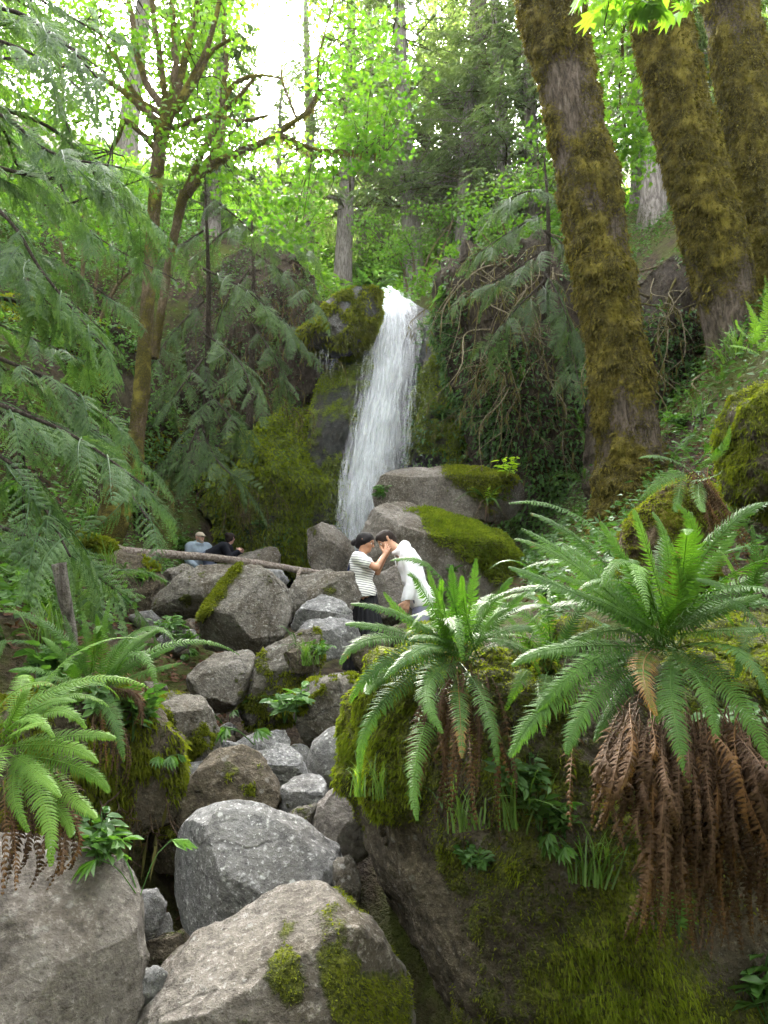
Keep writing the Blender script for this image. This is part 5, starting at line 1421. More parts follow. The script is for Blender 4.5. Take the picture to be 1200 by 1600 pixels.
for k, (px, py, sz, n, lab) in enumerate([
    (905, 755, .75, 11, 'small fern with a brown skirt on the dark cliff left of the nearest great trunk'), (852, 648, .85, 11, 'fern hanging on the dark cliff above the one with the brown skirt'), (800, 605, .8, 9, 'fern hanging from the shaded cliff beneath the tangled roots'),
    (765, 795, .95, 13, 'silvery fern growing between the two mossy topped boulders by the falls'), (760, 655, .6, 8, 'little fern on the green rock face right of the water'), (375, 655, .95, 11, 'fern drooping over the left cliff above the bright moss cushions'),
    (345, 640, .8, 9, 'fern beside the drooping one on the left cliff, nearer the sapling'), (1075, 690, .6, 10, 'fern behind the stump between the nearest and middle great trunks'), (1040, 640, .6, 9, 'fern low on the bank at the right side of the nearest great trunk'),
    (1125, 600, .5, 8, 'fern at the foot of the middle great trunk'), (900, 870, .5, 9, 'fern in the shade at the left foot of the nearest great trunk'), (840, 850, .5, 9, 'fern at the right end of the huge mossy boulder'),
    (60, 860, .6, 9, 'fern on the left bank above the thin bare sapling'), (205, 890, .45, 8, 'fern hanging over the mossy end of the log'), (60, 960, .55, 10, 'dark fern on the left bank uphill of the tall fern'), (20, 1010, .5, 9, 'dark fern at the left edge beside the tall fern'),
    (230, 830, .5, 8, 'fern below the undercut soil bank left of the capped man'), (300, 760, .7, 8, 'fern on the soil bank above the capped man'), (90, 700, .8, 10, 'fern on the steep hillside behind the cedar'), (180, 560, .9, 10, 'fern high on the hillside left of the slender maple'),
    (30, 560, .9, 9, 'fern high on the hillside at the left edge'), (880, 560, .7, 8, 'fern under the leaning hemlock on the right cliff'), (1180, 700, .45, 9, 'fern on the side of the mossy mound at the right edge'), (760, 950, .55, 9, 'fern between the huge mossy boulder and the front fern'),
    (870, 960, .5, 10, 'fern with dark fronds behind the largest one'), (1010, 830, .5, 10, 'fern in front of the small moss padded stump'), (1150, 830, .55, 10, 'fern on the bank right of the small stump'), (900, 680, .8, 10, 'fern on the cliff close against the nearest great trunk'), (700, 640, .7, 9, 'fern on the wet rock face next to the leafy clump'), (960, 870, .5, 10, 'fern between the largest fern and the foot of the nearest great trunk'), (930, 800, .45, 8, 'fern hugging the nearest great trunk low on its left'), (460, 1010, .3, 6, 'tiny fern on the brown boulder furred with olive moss'), (560, 870, .35, 6, 'tiny fern in the crack right of the reddish upright boulder')]):
    small_fern(px, py, sz, n, lab, 700 + k, dead=5 if k in (0, 1, 3, 5) else 0)

# ---- leafy plants with broad leaflets
def leaf_shape(seed, n=9, L=.09, w=.5, spread=.16, h=.18, kind='bush'):
    rng = np.random.default_rng(seed)
    mb = MB()
    if kind == 'palmate':                         # a maidenhair-like fan of narrow leaflets
        for st in range(4):
            az = rng.uniform(0, 2 * PI); hh = h * rng.uniform(.6, 1.2)
            top = np.array((math.cos(az) * spread, math.sin(az) * spread, hh))
            V, T, Q = tube(spline([(0, 0, -.03), top * .5 + np.array((0, 0, .03)), top], 6), .003, 4, False); mb.add(V, None, Q, tint=.2)
            for q in range(7):
                a2 = az + (q - 3) * .36
                d = np.array((math.cos(a2), math.sin(a2), -.35))
                ll = L * 1.35 * (1 - .1 * abs(q - 3)); lat = nrm(np.cross(d, (0, 0, 1.)))
                V, Q = blades(top[None], d[None], np.array([(0, 0, 1.)]) + lat * .5, ll, L * .34, .25, .55); mb.add(V, None, Q, tint=rng.uniform(.3, 1))
        return mb
    for st in range(5):
        az = rng.uniform(0, 2 * PI); hh = h * rng.uniform(.5, 1.3)
        top = np.array((math.cos(az) * spread * rng.uniform(.3, 1), math.sin(az) * spread * rng.uniform(.3, 1), hh))
        sp = spline([(0, 0, -.03), top * .5 + np.array((0, 0, .04)), top], 8)
        V, T, Q = tube(sp, .003, 4, False); mb.add(V, None, Q, tint=.2)
        for q in range(n):
            b = sp[min(7, 2 + q * 6 // n)]
            a2 = rng.uniform(0, 2 * PI)
            d = np.array((math.cos(a2), math.sin(a2), rng.uniform(-.3, .5)))
            nn = nrm(np.array((0, -.25, 1)) + rng.normal(0, .3, 3))
            ll = L * rng.uniform(.6, 1.3)
            # oval leaf: two halves folded on the midrib
            dd = nrm(d); s_ = nrm(np.cross(dd, nn)); uu = np.cross(s_, dd)
            ww = ll * w * .5
            st0 = b + dd * ll * .25
            V = np.array([st0, st0 + dd * ll * .3 + s_ * ww + uu * ww * .3, st0 + dd * ll * .65 + s_ * ww * .85 + uu * ww * .2, st0 + dd * ll - uu * ll * .1, st0 + dd * ll * .65 - s_ * ww * .85 + uu * ww * .2, st0 + dd * ll * .3 - s_ * ww + uu * ww * .3])
            mb.add(V, None, [(0, 1, 2, 3), (0, 3, 4, 5)], tint=np.clip(rng.normal(.5, .22), 0, 1))
    return mb
PL = {'bush': [leaf_shape(800 + k).mesh('leaves', SHRUB, False) for k in range(3)], 'dark': [leaf_shape(810 + k, 10, .08).mesh('leaves', SHRUB_DK, False) for k in range(3)],
      'palm': [leaf_shape(820 + k, L=.10, kind='palmate').mesh('leaves', SHRUB, False) for k in range(3)], 'lime': [leaf_shape(830 + k, 9, .12, .42, .22, .3).mesh('leaves', LIME, False) for k in range(2)]}
def grass_mesh(seed, n=26, h=.28):
    rng = np.random.default_rng(seed); mb = MB()
    for k in range(n):
        az = rng.uniform(0, 2 * PI); b = rng.normal(0, .025, 3) * (1, 1, 0)
        o = np.array((math.cos(az), math.sin(az), 0)); hh = h * rng.uniform(.5, 1.2); r = rng.uniform(.2, .8)
        t = np.linspace(0, 1, 6)[:, None]
        c = b + o * hh * r * t ** 1.5 + np.array((0, 0, 1)) * hh * (1.1 * t - .75 * r * t ** 2.4)
        s = np.array((-o[1], o[0], 0)) * .004 * (1 - t ** 2 + .05)
        V = np.stack((c - s, c + s), 1).reshape(-1, 3)
        mb.add(V, None, np.arange(5)[:, None] * 2 + np.array((0, 1, 3, 2)), tint=rng.uniform(.1, 1))
    return mb
PL['grass'] = [grass_mesh(840 + k).mesh('blades', GRASS, False) for k in range(3)]
def plant(px, py, kind, sc, label, seed, name='plant', cat='plant', dmin=0.0, group=None, dz=0.0):
    rng = np.random.default_rng(seed)
    p = hit(px, py, dmin=dmin)
    me = PL[kind][int(rng.integers(0, len(PL[kind])))]
    root = empty('grass_tuft' if kind == 'grass' else name, p + np.array((0, -.01, dz)), label, 'grass' if kind == 'grass' else cat, group)
    k = 0
    for q in range(2 if kind in ('bush', 'dark', 'grass') else 1):
        o = link('blades' if kind == 'grass' else 'leaves', PL[kind][(int(rng.integers(0, 9)) + q) % len(PL[kind])], root, tuple(rng.normal(0, .07, 3) * (q, q, 0) * sc))
        o.rotation_euler = (rng.normal(0, .15) + .25, rng.normal(0, .15), rng.uniform(0, 6.28))
        o.scale = (sc,) * 3
        if kind == 'grass': o['kind'] = 'stuff'
    return root
for k, (px, py, kind, sc, lab) in enumerate([
    (360, 1135, 'palm', 1.1, 'bright fan leaved plant between the brown furred boulder and the low cracked one'), (398, 1150, 'palm', .9, 'second fan leaved plant, lower and nearer the cracked grey boulder'), (455, 1125, 'bush', 1.0, 'leafy wildflower clump between the furred boulder and the yellow mossed one'), (430, 1110, 'bush', .7, 'smaller leafy clump beside the wildflowers'),
    (480, 1045, 'grass', .9, 'grass tuft on the rock below the light grey slab'), (505, 1035, 'bush', .6, 'leafy plant beside the grass tuft under the light grey slab'), (270, 985, 'bush', .9, 'tall leafy plant in front of the dark sided wide boulder'), (300, 1005, 'bush', .7, 'low leafy plant at the foot of the pointed boulder'),
    (230, 1375, 'palm', .8, 'fan leaved plant at the mouth of the dark hollow'), (160, 1340, 'bush', .75, 'round leaved plant under the yellow green fern'), (150, 1310, 'bush', .55, 'small round leaved plant above the worn slab'), (255, 1205, 'palm', .55, 'small fan leaved plant on the earth bank above the hollow'), (215, 1150, 'bush', 1.0, 'leafy plant on the golden mossed boulder at the left bank'), (240, 1120, 'bush', .8, 'leafy plant with long stems by the top of the golden mossed boulder'),
    (75, 960, 'bush', 1.0, 'leafy plant on the left bank just uphill of the tall fern'), (120, 1120, 'bush', .8, 'leafy plant under the tall dark fern on the left bank'), (30, 1050, 'dark', 1.1, 'dark leafy plant at the left edge behind the yellow green fern'), (690, 1255, 'palm', .55, 'small fan leaved plant under the hanging front fern'), (800, 1290, 'grass', 1.0, 'grass tuft hanging on the outcrop below the front fern'), (760, 1300, 'grass', .9, 'grass tuft on the outcrop left of the hanging one'), (860, 1290, 'bush', .6, 'three leafed plant on the moss below the rusty fronds'), (880, 1300, 'bush', .5, 'three leafed plant by the edge of the dead frond curtain'), (930, 1370, 'grass', .9, 'long grass hanging over the mossy lip of the outcrop'),
    (820, 1240, 'bush', .6, 'leafy plant among the dead fronds between the two largest ferns'), (905, 1335, 'palm', .6, 'fan leaved plant on the mossy lip under the rusty fronds'), (590, 1250, 'grass', .7, 'short grass tuft on the left edge of the outcrop'), (1025, 1450, 'bush', .55, 'leafy seedling on the bright moss pad low on the outcrop'), (740, 1360, 'bush', .4, 'tiny seedling on the bare rock of the outcrop'), (690, 1590, 'palm', .9, 'fan leaved plant at the bottom edge beside the brown front boulder'), (1190, 1180, 'dark', .9, 'bluish leafy sprig in front of the dead fronds at the right edge'), (1195, 1590, 'bush', 1.1, 'broad pale leaf at the bottom right corner'),
    (800, 740, 'lime', 1.25, 'lime yellow seedling glowing on the mossy boulder beside the falls'), (775, 780, 'lime', .7, 'smaller lime seedling at the end of the long brown boulder'), (720, 660, 'dark', 1.6, 'leafy clump on the wet rock face right of the water'), (690, 650, 'dark', 1.3, 'leafy clump nearer the white water on the wet rock face'), (740, 610, 'dark', 1.2, 'leafy clump under the white streaked rocks'),
    (690, 490, 'bush', 2.2, 'leafy bush overhanging the right side of the waterfall lip'), (650, 440, 'bush', 2.2, 'bush on the rim right of the waterfall lip'), (600, 445, 'bush', 2.2, 'bush on the rim directly above the waterfall'), (940, 770, 'bush', 1.1, 'green sprig at the left foot of the nearest great trunk'), (960, 795, 'bush', .9, 'low leafy plant in front of the nearest great trunk'),
    (1050, 660, 'bush', .8, 'leafy plant on the slope right of the nearest great trunk'), (1070, 660, 'bush', .8, 'leafy plant behind the stump fern'), (1150, 570, 'grass', 1.7, 'arching grass tuft on the mossy mound at the right edge'), (1090, 650, 'grass', 1.5, 'arching grass tuft between the stump and the middle trunk'), (1020, 715, 'grass', 1.2, 'grass tuft in the mossy roots of the nearest great trunk'),
    (390, 850, 'dark', 1.6, 'leafy clump at the foot of the bright moss cushions'), (420, 830, 'bush', 1.5, 'green leafy clump on the bright moss cushions behind the jacketed visitor'), (450, 870, 'bush', 1.5, 'leafy clump at the pool edge right of the jacketed visitor'), (345, 850, 'dark', 1.3, 'leafy plant right behind the capped man'), (285, 855, 'bush', 1.2, 'leafy plant left of the capped man'),
    (230, 905, 'bush', .9, 'low green plant under the log end'), (170, 890, 'grass', 1.6, 'bright grass tuft on the bank above the log end'), (150, 820, 'grass', 2.2, 'bright grass tuft on the left bank below the cedar sprays'), (180, 850, 'grass', 2.0, 'grass tuft between the two others on the left bank'), (30, 800, 'bush', 1.6, 'bright leafy bush at the left edge below the cedar sprays'),
    (20, 880, 'bush', 1.2, 'leafy bush at the left edge above the dark ferns'), (100, 910, 'bush', 1.0, 'leafy plant beside the thin bare sapling'), (70, 1010, 'grass', 1.3, 'grass tuft behind the tall fern on the left bank'), (190, 960, 'bush', .9, 'leafy plant at the edge of the stream bed below the log'), (220, 1010, 'bush', .7, 'small leafy plant among the flat grey stones'),
    (290, 1030, 'palm', .7, 'bright seedling with pointed leaves by the tall left fern tips'), (590, 770, 'dark', 1.2, 'leafy plant at the right foot of the white water'), (830, 900, 'bush', .9, 'leafy plant at the right end of the huge mossy boulder'), (860, 930, 'bush', .8, 'pale leafy plant behind the largest fern'), (700, 905, 'bush', .8, 'leafy plant in front of the huge mossy boulder')]):
    plant(px, py, kind, sc, lab, 900 + k, dmin=1.5 if py < 1500 else 0)

# ---- ground cover over the banks and the slope: nobody could count it
def cover(name, label, mat, count, size, seed, box, flat=.6, cond=None, clump=.6, lift=.12):
    rng = np.random.default_rng(seed)
    x = rng.uniform(box[0], box[1], count * 3); y = rng.uniform(box[2], box[3], count * 3)
    q = np.column_stack((x, y, np.zeros_like(x)))
    keep = fbm(q, clump, 3, seed) > rng.uniform(-.5, .35, len(x))
    if cond is not None: keep &= cond(x, y)
    x, y = x[keep][:count], y[keep][:count]
    z = ground_z(x, y)
    p = np.column_stack((x, y, z))
    p[:, 2] += .16 * fbm(p, .8, 4, 3) + .05 * fbm(p, 4, 3, 9) + rng.uniform(0, 1, len(x)) ** 1.6 * lift * 3
    d = rng.normal(0, 1, (len(x), 3)); d[:, 2] *= .35
    V, Q = blades(p, d, nrm(np.array((0, -.3, 1)) + rng.normal(0, .45, (len(x), 3))), size * rng.uniform(.5, 1.3, len(x)), size * rng.uniform(.3, .6, len(x)), .2)
    tn = np.clip(.5 + .5 * fbm(p, 1.2, 3, seed + 2) + rng.normal(0, .15, len(x)), 0, 1)
    return solid(name, V, Q, mat, label, None, None, 'stuff', False, {'tint': np.repeat(tn, 4)})
cover('undergrowth', 'bright undergrowth covering the slope above the waterfall', MAPLE, 46000, .24, 1001, (-10, 11, 20.8, 38), lift=.35)
cover('undergrowth', 'undergrowth on the left bank among ferns', SHRUB, 60000, .10, 1002, (-13, -1.9, 3.6, 22), cond=lambda x, y: x < -1.5 - .15 * y, lift=.10)
cover('undergrowth', 'undergrowth on the right bank between ferns and trunks', SHRUB_DK, 60000, .09, 1003, (.7, 13, 4.2, 22), cond=lambda x, y: x > .3 + .15 * y, lift=.10)
cover('leaf_litter', 'brown leaf litter under the ferns on the banks', LITTER, 16000, .07, 1004, (-5, 5, 2.4, 13), cond=lambda x, y: np.abs(x) > .5 + .12 * y, lift=.02)
def cliff_leaves(key, n, size, mat, label, seed, thr=-.2):
    o, W, F, m, N = CLIFFS[key]
    rng = np.random.default_rng(seed)
    cen = W[F].mean(1)
    a = np.linalg.norm(np.cross(W[F[:, 1]] - W[F[:, 0]], W[F[:, 2]] - W[F[:, 0]]), axis=1)
    w = a * ((nrm(np.array((0, 0, EYE)) - cen) * N[F[:, 0]]).sum(1) > -.1) * (np.clip(fbm(cen, .9, 3, seed) - thr, 0, 1))
    i = rng.choice(len(F), n, p=w / w.sum())
    p = cen[i] + N[F[i, 0]] * rng.uniform(.0, .14, (n, 1))
    d = nrm(N[F[i, 0]] + rng.normal(0, .6, (n, 3)) + np.array((0, 0, -.5)))
    V, Q = blades(p, d, nrm(np.array((0, -.3, 1)) + rng.normal(0, .4, (n, 3))), size * rng.uniform(.5, 1.4, n), size * .5, .25)
    part('leaves', V, Q, mat, o, False, {'tint': np.repeat(rng.uniform(0, 1, n), 4)}, kind='stuff')
cliff_leaves(96, 3600, .11, SHRUB, '', 1)
cliff_leaves(97, 8000, .11, SHRUB_DK, '', 2)
cliff_leaves(97, 4000, .12, SHRUB, '', 12, .1)
cliff_leaves(98, 7000, .11, SHRUB, '', 3)
cliff_leaves(95, 5000, .10, FIR, '', 4)
cliff_leaves(93, 500, .09, SHRUB, '', 5, .1)
cliff_leaves(94, 2500, .09, SHRUB_DK, '', 6)
cliff_leaves(99, 5000, .09, SHRUB_DK, '', 7)

# ---- roots and dead twigs hanging on the soil cliffs
def hanging(label, n, box, seed, L, mat, r=.012, drift=.3, name='dead_branch', cat='branches', side=.6, forward=.5, dmin=8):
    rng = np.random.default_rng(seed)
    a = hit((box[0] + box[1]) / 2, (box[2] + box[3]) / 2, dmin=dmin)
    root = empty(name, a, label, cat)
    mb = MB(); moss = MB()
    for k in range(n):
        p = hit(rng.uniform(box[0], box[1]), rng.uniform(box[2], box[3]), dmin=dmin)
        l = L * rng.uniform(.4, 1.3)
        dv = np.array((rng.normal(0, side), -abs(rng.normal(forward * .5, forward * .4)), -rng.uniform(.2, 1.0)))
        dv = dv / np.linalg.norm(dv)
        pts = [p + np.array((0, .1, .05)), p + dv * l * .35 + rng.normal(0, .12 * l, 3), p + dv * l * .7 + np.array((0, 0, -.12 * l)) + rng.normal(0, .12 * l, 3), p + dv * l * .85 + np.array((0, 0, -.4 * l)) + rng.normal(0, .1 * l, 3)]
        c = spline(pts, 14)
        V, T, Q = tube(c, np.linspace(r * rng.uniform(.6, 1.5), .003, 14), 5, False)
        mb.add(V, None, Q, moss=rng.uniform(-.1, .9))
        m = int(10 * l)
        pos = c[rng.integers(3, 14, m)]
        V, Q = blades(pos, np.array((0, 0, -1.)) + rng.normal(0, .2, (m, 3)), np.array((0, 1., 0)) + rng.normal(0, .3, (m, 3)), rng.uniform(.08, .3, m), .02, .0)
        moss.add(V, None, Q, tint=np.repeat(rng.uniform(0, 1, m), 4))
        for q in range(3):
            b = c[rng.integers(3, 12)]
            e = b + dv * l * .25 + rng.normal(0, .16 * l, 3)
            V, T, Q = tube(spline([b, (b + e) / 2 + rng.normal(0, .04 * l, 3), e], 6), np.linspace(r * .5, .002, 6), 4, False)
            mb.add(V, None, Q, moss=rng.uniform(-.1, .9))
    mb.part('branch', mat, root, kind='stuff')
    moss.part('moss', HANGMOSS, root, False, kind='stuff')
hanging('tangle of mossy dead branches hanging over the right cliff', 38, (700, 890, 390, 560), 1, 2.0, TWIG, .016)
hanging('pale bare roots arching out of the dark right cliff', 22, (780, 920, 520, 660), 2, 1.7, TWIG, .012)
hanging('mossy twigs drooping around the conifers at the right rim', 40, (660, 880, 330, 440), 3, 2.0, TWIG, .015)
hanging('fine dark roots hanging from the left cliff', 80, (335, 490, 400, 640), 4, 1.3, ROOT, .010)
hanging('mossy sticks and roots between the nearest and middle great trunks', 36, (1005, 1110, 400, 600), 5, 1.1, TWIG, .016, dmin=6)
hanging('roots trailing from the undercut soil bank', 40, (200, 420, 720, 820), 6, .6, ROOT, .008)
hanging('dry roots trailing from the mossy mound at the right edge', 26, (1110, 1200, 640, 760), 7, .6, TWIG, .007, dmin=3)
hanging('roots hanging over the mouth of the dark hollow', 40, (120, 250, 1230, 1300), 8, .16, ROOT, .004, dmin=2)
# thin bare sapling, mossy stump and mound, fallen log
V, T, Q = tube(spline([P(118, 1060, 4.4), P(112, 990, 4.35), P(100, 930, 4.3), P(92, 880, 4.3)], 30), np.linspace(.022, .042, 30), 12)
V = V + .004 * np.stack([fbm(V, 20, 2, k) for k in range(3)], 1)
solid('sapling', V, [T, Q], BARK_G, 'thin bare dead stem standing in the left ferns', 'sapling', attrs={'moss': np.full(len(V), -.2)})
o, W, F, m, N = rock('mossy_stump', [(975, 840), (1000, 805), (1040, 765), (1080, 755), (1110, 770), (1120, 830), (1110, 910), (980, 910)], 4.75, BARK_M, 'moss padded stump in front of the nearest great trunk', 'stump', depth=.7, sub=6, seed=120, moss=.55, up=.2, e=.75, nplanes=0, amp=.1)
tufts(o, W, F, m, N, 6000, .018, MOSSLEAF, 3, .4, .3, .5)
o, W, F, m, N = rock('mossy_mound', [(1138, 710), (1146, 655), (1165, 625), (1205, 598), (1290, 590), (1320, 760), (1200, 810), (1150, 780)], 5.2, ROCK_DIRT, 'hairy moss mound at the right edge with dry roots trailing', 'mound', depth=.7, sub=6, seed=121, moss=.6, up=.2, e=.75, nplanes=0, amp=.1)
tufts(o, W, F, m, N, 12000, .025, MOSSLEAF, 4, .4, .25, .9)
V, T, Q, m, pp = trunk_mesh([(165, 850, 22), (180, 800, 20), (186, 740, 17), (200, 700, 15)], 9.9, 20, 60, 44, .9, .05, .2)
root = empty('mossy_stump', pp[0, :3], 'mossy broken stump left of the slender maple foot', 'stump')
part('trunk', V, [T, Q], BARK_M, root, True, {'moss': m})
p = spline([P(120, 838, 8.6), P(170, 853, 9.0), P(205, 862, 9.4), P(300, 869, 9.9), P(400, 880, 10.3), P(480, 893, 10.5), P(548, 900, 10.6)], 90)
rl = np.interp(np.linspace(0, 1, 90), [0, .15, .25, .8, 1], [.062, .068, .056, .045, .038])
V, T, Q = tube(p, rl, 22)
V = V + .012 * np.stack([fbm(V * (1, 3, 3), 3, 3, k) for k in range(3)], 1)
tt = np.concatenate((np.repeat(np.linspace(0, 1, 90), 22), (0, 1)))
ml = np.where(tt < .2, 1.0, -.35) + .3 * fbm(V, 4, 3, 2)
log = empty('fallen_log', p[45] - np.array((0, 0, .08)), 'weathered bare log lying across the boulders behind the couple', 'log')
lg = part('trunk', V, [T, Q], DRIFT, log, True, {'moss': ml})
tufts(lg, V, np.array(Q), ml, vnormals(V, np.array(Q)), 1500, .05, MOSSLEAF, 5, .5)
b0 = P(468, 892, 10.45); b1 = P(464, 908, 10.3)
V, T, Q = tube(spline([b0, (b0 + b1) / 2, b1], 8), np.linspace(.035, .022, 8), 10)
part('branch_stub', V, [T, Q], DRIFT, log, True, {'moss': np.full(len(V), -.4)})
# ------------------------------------------------------------------ people
def sdf_mesh(prims, res=.006, k=.025, cuts=(), noise=None):
    """skin of a smooth union of tapered capsules (a, b, ra, rb[, k]); negative k carves; cuts: (point, normal) keep the side against the normal"""
    A = np.array([q[0] for q in prims], float); B = np.array([q[1] for q in prims], float)
    rm = max(max(q[2], q[3]) for q in prims)
    lo = np.minimum(A, B).min(0) - rm - .03; hi = np.maximum(A, B).max(0) + rm + .03
    n = np.ceil((hi - lo) / res).astype(int) + 1
    D = np.full(n, 1.0, np.float32)
    ax = [lo[i] + np.arange(n[i]) * res for i in range(3)]
    for q in prims:
        a, b, ra, rb = np.array(q[0], float), np.array(q[1], float), q[2], q[3]
        kk = q[4] if len(q) > 4 else k
        mg = max(ra, rb) + 2.5 * abs(kk) + .01
        l = np.minimum(a, b) - mg; h = np.maximum(a, b) + mg
        i0 = np.clip(((l - lo) / res).astype(int), 0, n); i1 = np.clip(((h - lo) / res).astype(int) + 2, 0, n)
        X, Y, Z = np.meshgrid(*[ax[i][i0[i]:i1[i]] for i in range(3)], indexing='ij', sparse=True)
        ab = b - a; L2 = (ab ** 2).sum() + 1e-9
        t = np.clip(((X - a[0]) * ab[0] + (Y - a[1]) * ab[1] + (Z - a[2]) * ab[2]) / L2, 0, 1)
        d = np.sqrt((X - a[0] - t * ab[0]) ** 2 + (Y - a[1] - t * ab[1]) ** 2 + (Z - a[2] - t * ab[2]) ** 2) - (ra + (rb - ra) * t)
        S = D[i0[0]:i1[0], i0[1]:i1[1], i0[2]:i1[2]]
        if kk >= 0:
            hh = np.clip(.5 + .5 * (S - d) / max(kk, 1e-4), 0, 1)
            S[...] = S * (1 - hh) + d * hh - kk * hh * (1 - hh)
        else:
            kk = -kk
            hh = np.clip(.5 - .5 * (S + d) / kk, 0, 1)
            S[...] = S * (1 - hh) - d * hh + kk * hh * (1 - hh)
    X, Y, Z = np.meshgrid(*ax, indexing='ij', sparse=True)
    for c, nn in cuts:
        nn = nrm(nn)
        D = np.maximum(D, (X - c[0]) * nn[0] + (Y - c[1]) * nn[1] + (Z - c[2]) * nn[2]).astype(np.float32)
    D[0] = D[-1] = 1; D[:, 0] = D[:, -1] = 1; D[:, :, 0] = D[:, :, -1] = 1
    ins = D < 0
    c8 = [(i, j, l) for i in (0, 1) for j in (0, 1) for l in (0, 1)]
    sh = tuple(x - 1 for x in D.shape)
    cnt = sum(ins[i:i + sh[0], j:j + sh[1], l:l + sh[2]].astype(np.int8) for i, j, l in c8)
    act = (cnt > 0) & (cnt < 8)
    idx = np.full(sh, -1, np.int64); ijk = np.argwhere(act); idx[act] = np.arange(len(ijk))
    acc = np.zeros((len(ijk), 3)); w = np.zeros(len(ijk))
    val = {c: D[ijk[:, 0] + c[0], ijk[:, 1] + c[1], ijk[:, 2] + c[2]] for c in c8}
    for c in c8:
        for x in range(3):
            if c[x]: continue
            e = list(c); e[x] = 1; e = tuple(e)
            va, vb = val[c], val[e]
            m = (va < 0) != (vb < 0)
            t = np.where(m, va / np.where(m, va - vb, 1), 0)
            p = np.array(c, float)[None].repeat(len(ijk), 0); p[:, x] += t
            acc += p * m[:, None]; w += m
    V = lo + (ijk + acc / w[:, None]) * res
    Fs = []
    for x in range(3):
        y, z = (x + 1) % 3, (x + 2) % 3
        s0 = [slice(None)] * 3; s1 = [slice(None)] * 3
        s0[x] = slice(0, -1); s1[x] = slice(1, None)
        a, b = ins[tuple(s0)], ins[tuple(s1)]
        E = np.argwhere(a != b)
        E = E[(E[:, y] > 0) & (E[:, z] > 0) & (E[:, y] < D.shape[y] - 1) & (E[:, z] < D.shape[z] - 1)]
        fl = a[tuple(E.T)]
        def cell(dy, dz):
            q = E.copy(); q[:, y] -= dy; q[:, z] -= dz
            return idx[tuple(q.T)]
        q = np.stack((cell(1, 1), cell(0, 1), cell(0, 0), cell(1, 0)), 1)
        q[~fl] = q[~fl][:, ::-1]
        Fs.append(q)
    F = np.concatenate(Fs); F = F[(F >= 0).all(1)]
    if noise:
        N = vnormals(V, F)
        V = V + N * (noise[0] * fbm(V * np.array((1, 1, noise[2] if len(noise) > 2 else 1)), noise[1], 3, 5))[:, None]
    return V, F

def hand(wr, d, up, side, s=1.0, curl=.5, spread=.16):
    """palm, four unequal bent fingers and a thumb: capsules; UP is the back of the hand, SIDE the thumb's side"""
    wr = np.array(wr, float); d = nrm(d); side = nrm(np.array(side) - d * np.dot(side, d)); up = nrm(np.cross(side, d)) * (1 if np.dot(np.cross(side, d), up) > 0 else -1)
    out = [(wr, wr + d * .03 * s, .024 * s, .024 * s, .012)]
    for i, (o, L) in enumerate([(.028, .072), (.010, .080), (-.010, .075), (-.027, .060)]):
        kn = wr + d * (.085 - abs(i - 1.2) * .004) * s + side * o * s
        out.append((wr + d * .02 * s + side * o * .6 * s, kn, .016 * s, .0105 * s, .010))
        a = 0.15; p = kn
        for sg in range(3):
            a += curl * (.55 + .2 * sg)
            q = p + (nrm(d + side * (o / .028) * spread) * math.cos(a) - up * math.sin(a)) * L * s * (.45, .32, .23)[sg]
            out.append((p, q, (.0090 - .0008 * sg) * s, (.0084 - .0010 * sg) * s, .003)); p = q
    t0 = wr + d * .025 * s + side * .022 * s
    t1 = t0 + (d * .55 + side * .75 - up * .25) * .045 * s
    t2 = t1 + (d * .85 + side * .35 - up * .3) * .032 * s
    out += [(t0, t1, .014 * s, .0105 * s, .008), (t1, t2, .0105 * s, .0085 * s, .003)]
    return out

def head(c, f, upv, s=1.0, side=(0, 1, 0)):
    """skull, jaw, brow, nose, lips, ears; C the middle of the skull, F where the face looks"""
    c = np.array(c, float); f = nrm(f); u = nrm(np.array(upv) - f * np.dot(upv, f)); r = np.cross(f, u)
    L = lambda x, y, z: c + (f * x + r * y + u * z) * s
    q = [(L(-.02, 0, .01), L(.012, 0, .012), .086 * s, .080 * s, .02), (L(.030, 0, -.045), L(.045, 0, -.070), .052 * s, .040 * s, .03), (L(.056, 0, -.098), L(.060, 0, -.096), .020 * s, .019 * s, .025),
         (L(.074, -.026, .012), L(.074, .026, .012), .014 * s, .014 * s, .014), (L(.082, 0, .004), L(.104, 0, -.030), .009 * s, .0125 * s, .008), (L(.094, -.010, -.034), L(.094, .010, -.034), .008 * s, .008 * s, .006),
         (L(.078, -.016, -.060), L(.078, .016, -.060), .008 * s, .008 * s, .006), (L(.076, -.013, -.070), L(.076, .013, -.070), .008 * s, .008 * s, .006),
         (L(.048, -.048, -.025), L(.055, -.04, -.03), .022 * s, .02 * s, .02), (L(.048, .048, -.025), L(.055, .04, -.03), .022 * s, .02 * s, .02)]
    for y in (-1, 1):
        q.append((L(.091, y * .030, -.004), L(.091, y * .034, -.004), .013 * s, .012 * s, -.010))
        q += [(L(-.010, y * .080, -.005), L(-.018, y * .088, .012), .012 * s, .014 * s, .005), (L(-.006, y * .078, -.026), L(-.010, y * .084, -.01), .009 * s, .011 * s, .005)]
    return q, L
def eyes(root, L, s, mat_w, mat_d):
    for y in (-1, 1):
        U, F = ico(2)
        e = part('eye', L(.076, y * .031, -.004) + U * .0125 * s, F, mat_w, root)
        part('pupil', L(.0835, y * .031, -.004) + U * .0065 * s, F, mat_d, e)
        V, T, Q = tube(np.array([L(.086, y * .014, .016), L(.088, y * .030, .021), L(.078, y * .047, .015)]), .0035 * s, 5)
        part('eyebrow', V, [T, Q], mat_d, root)

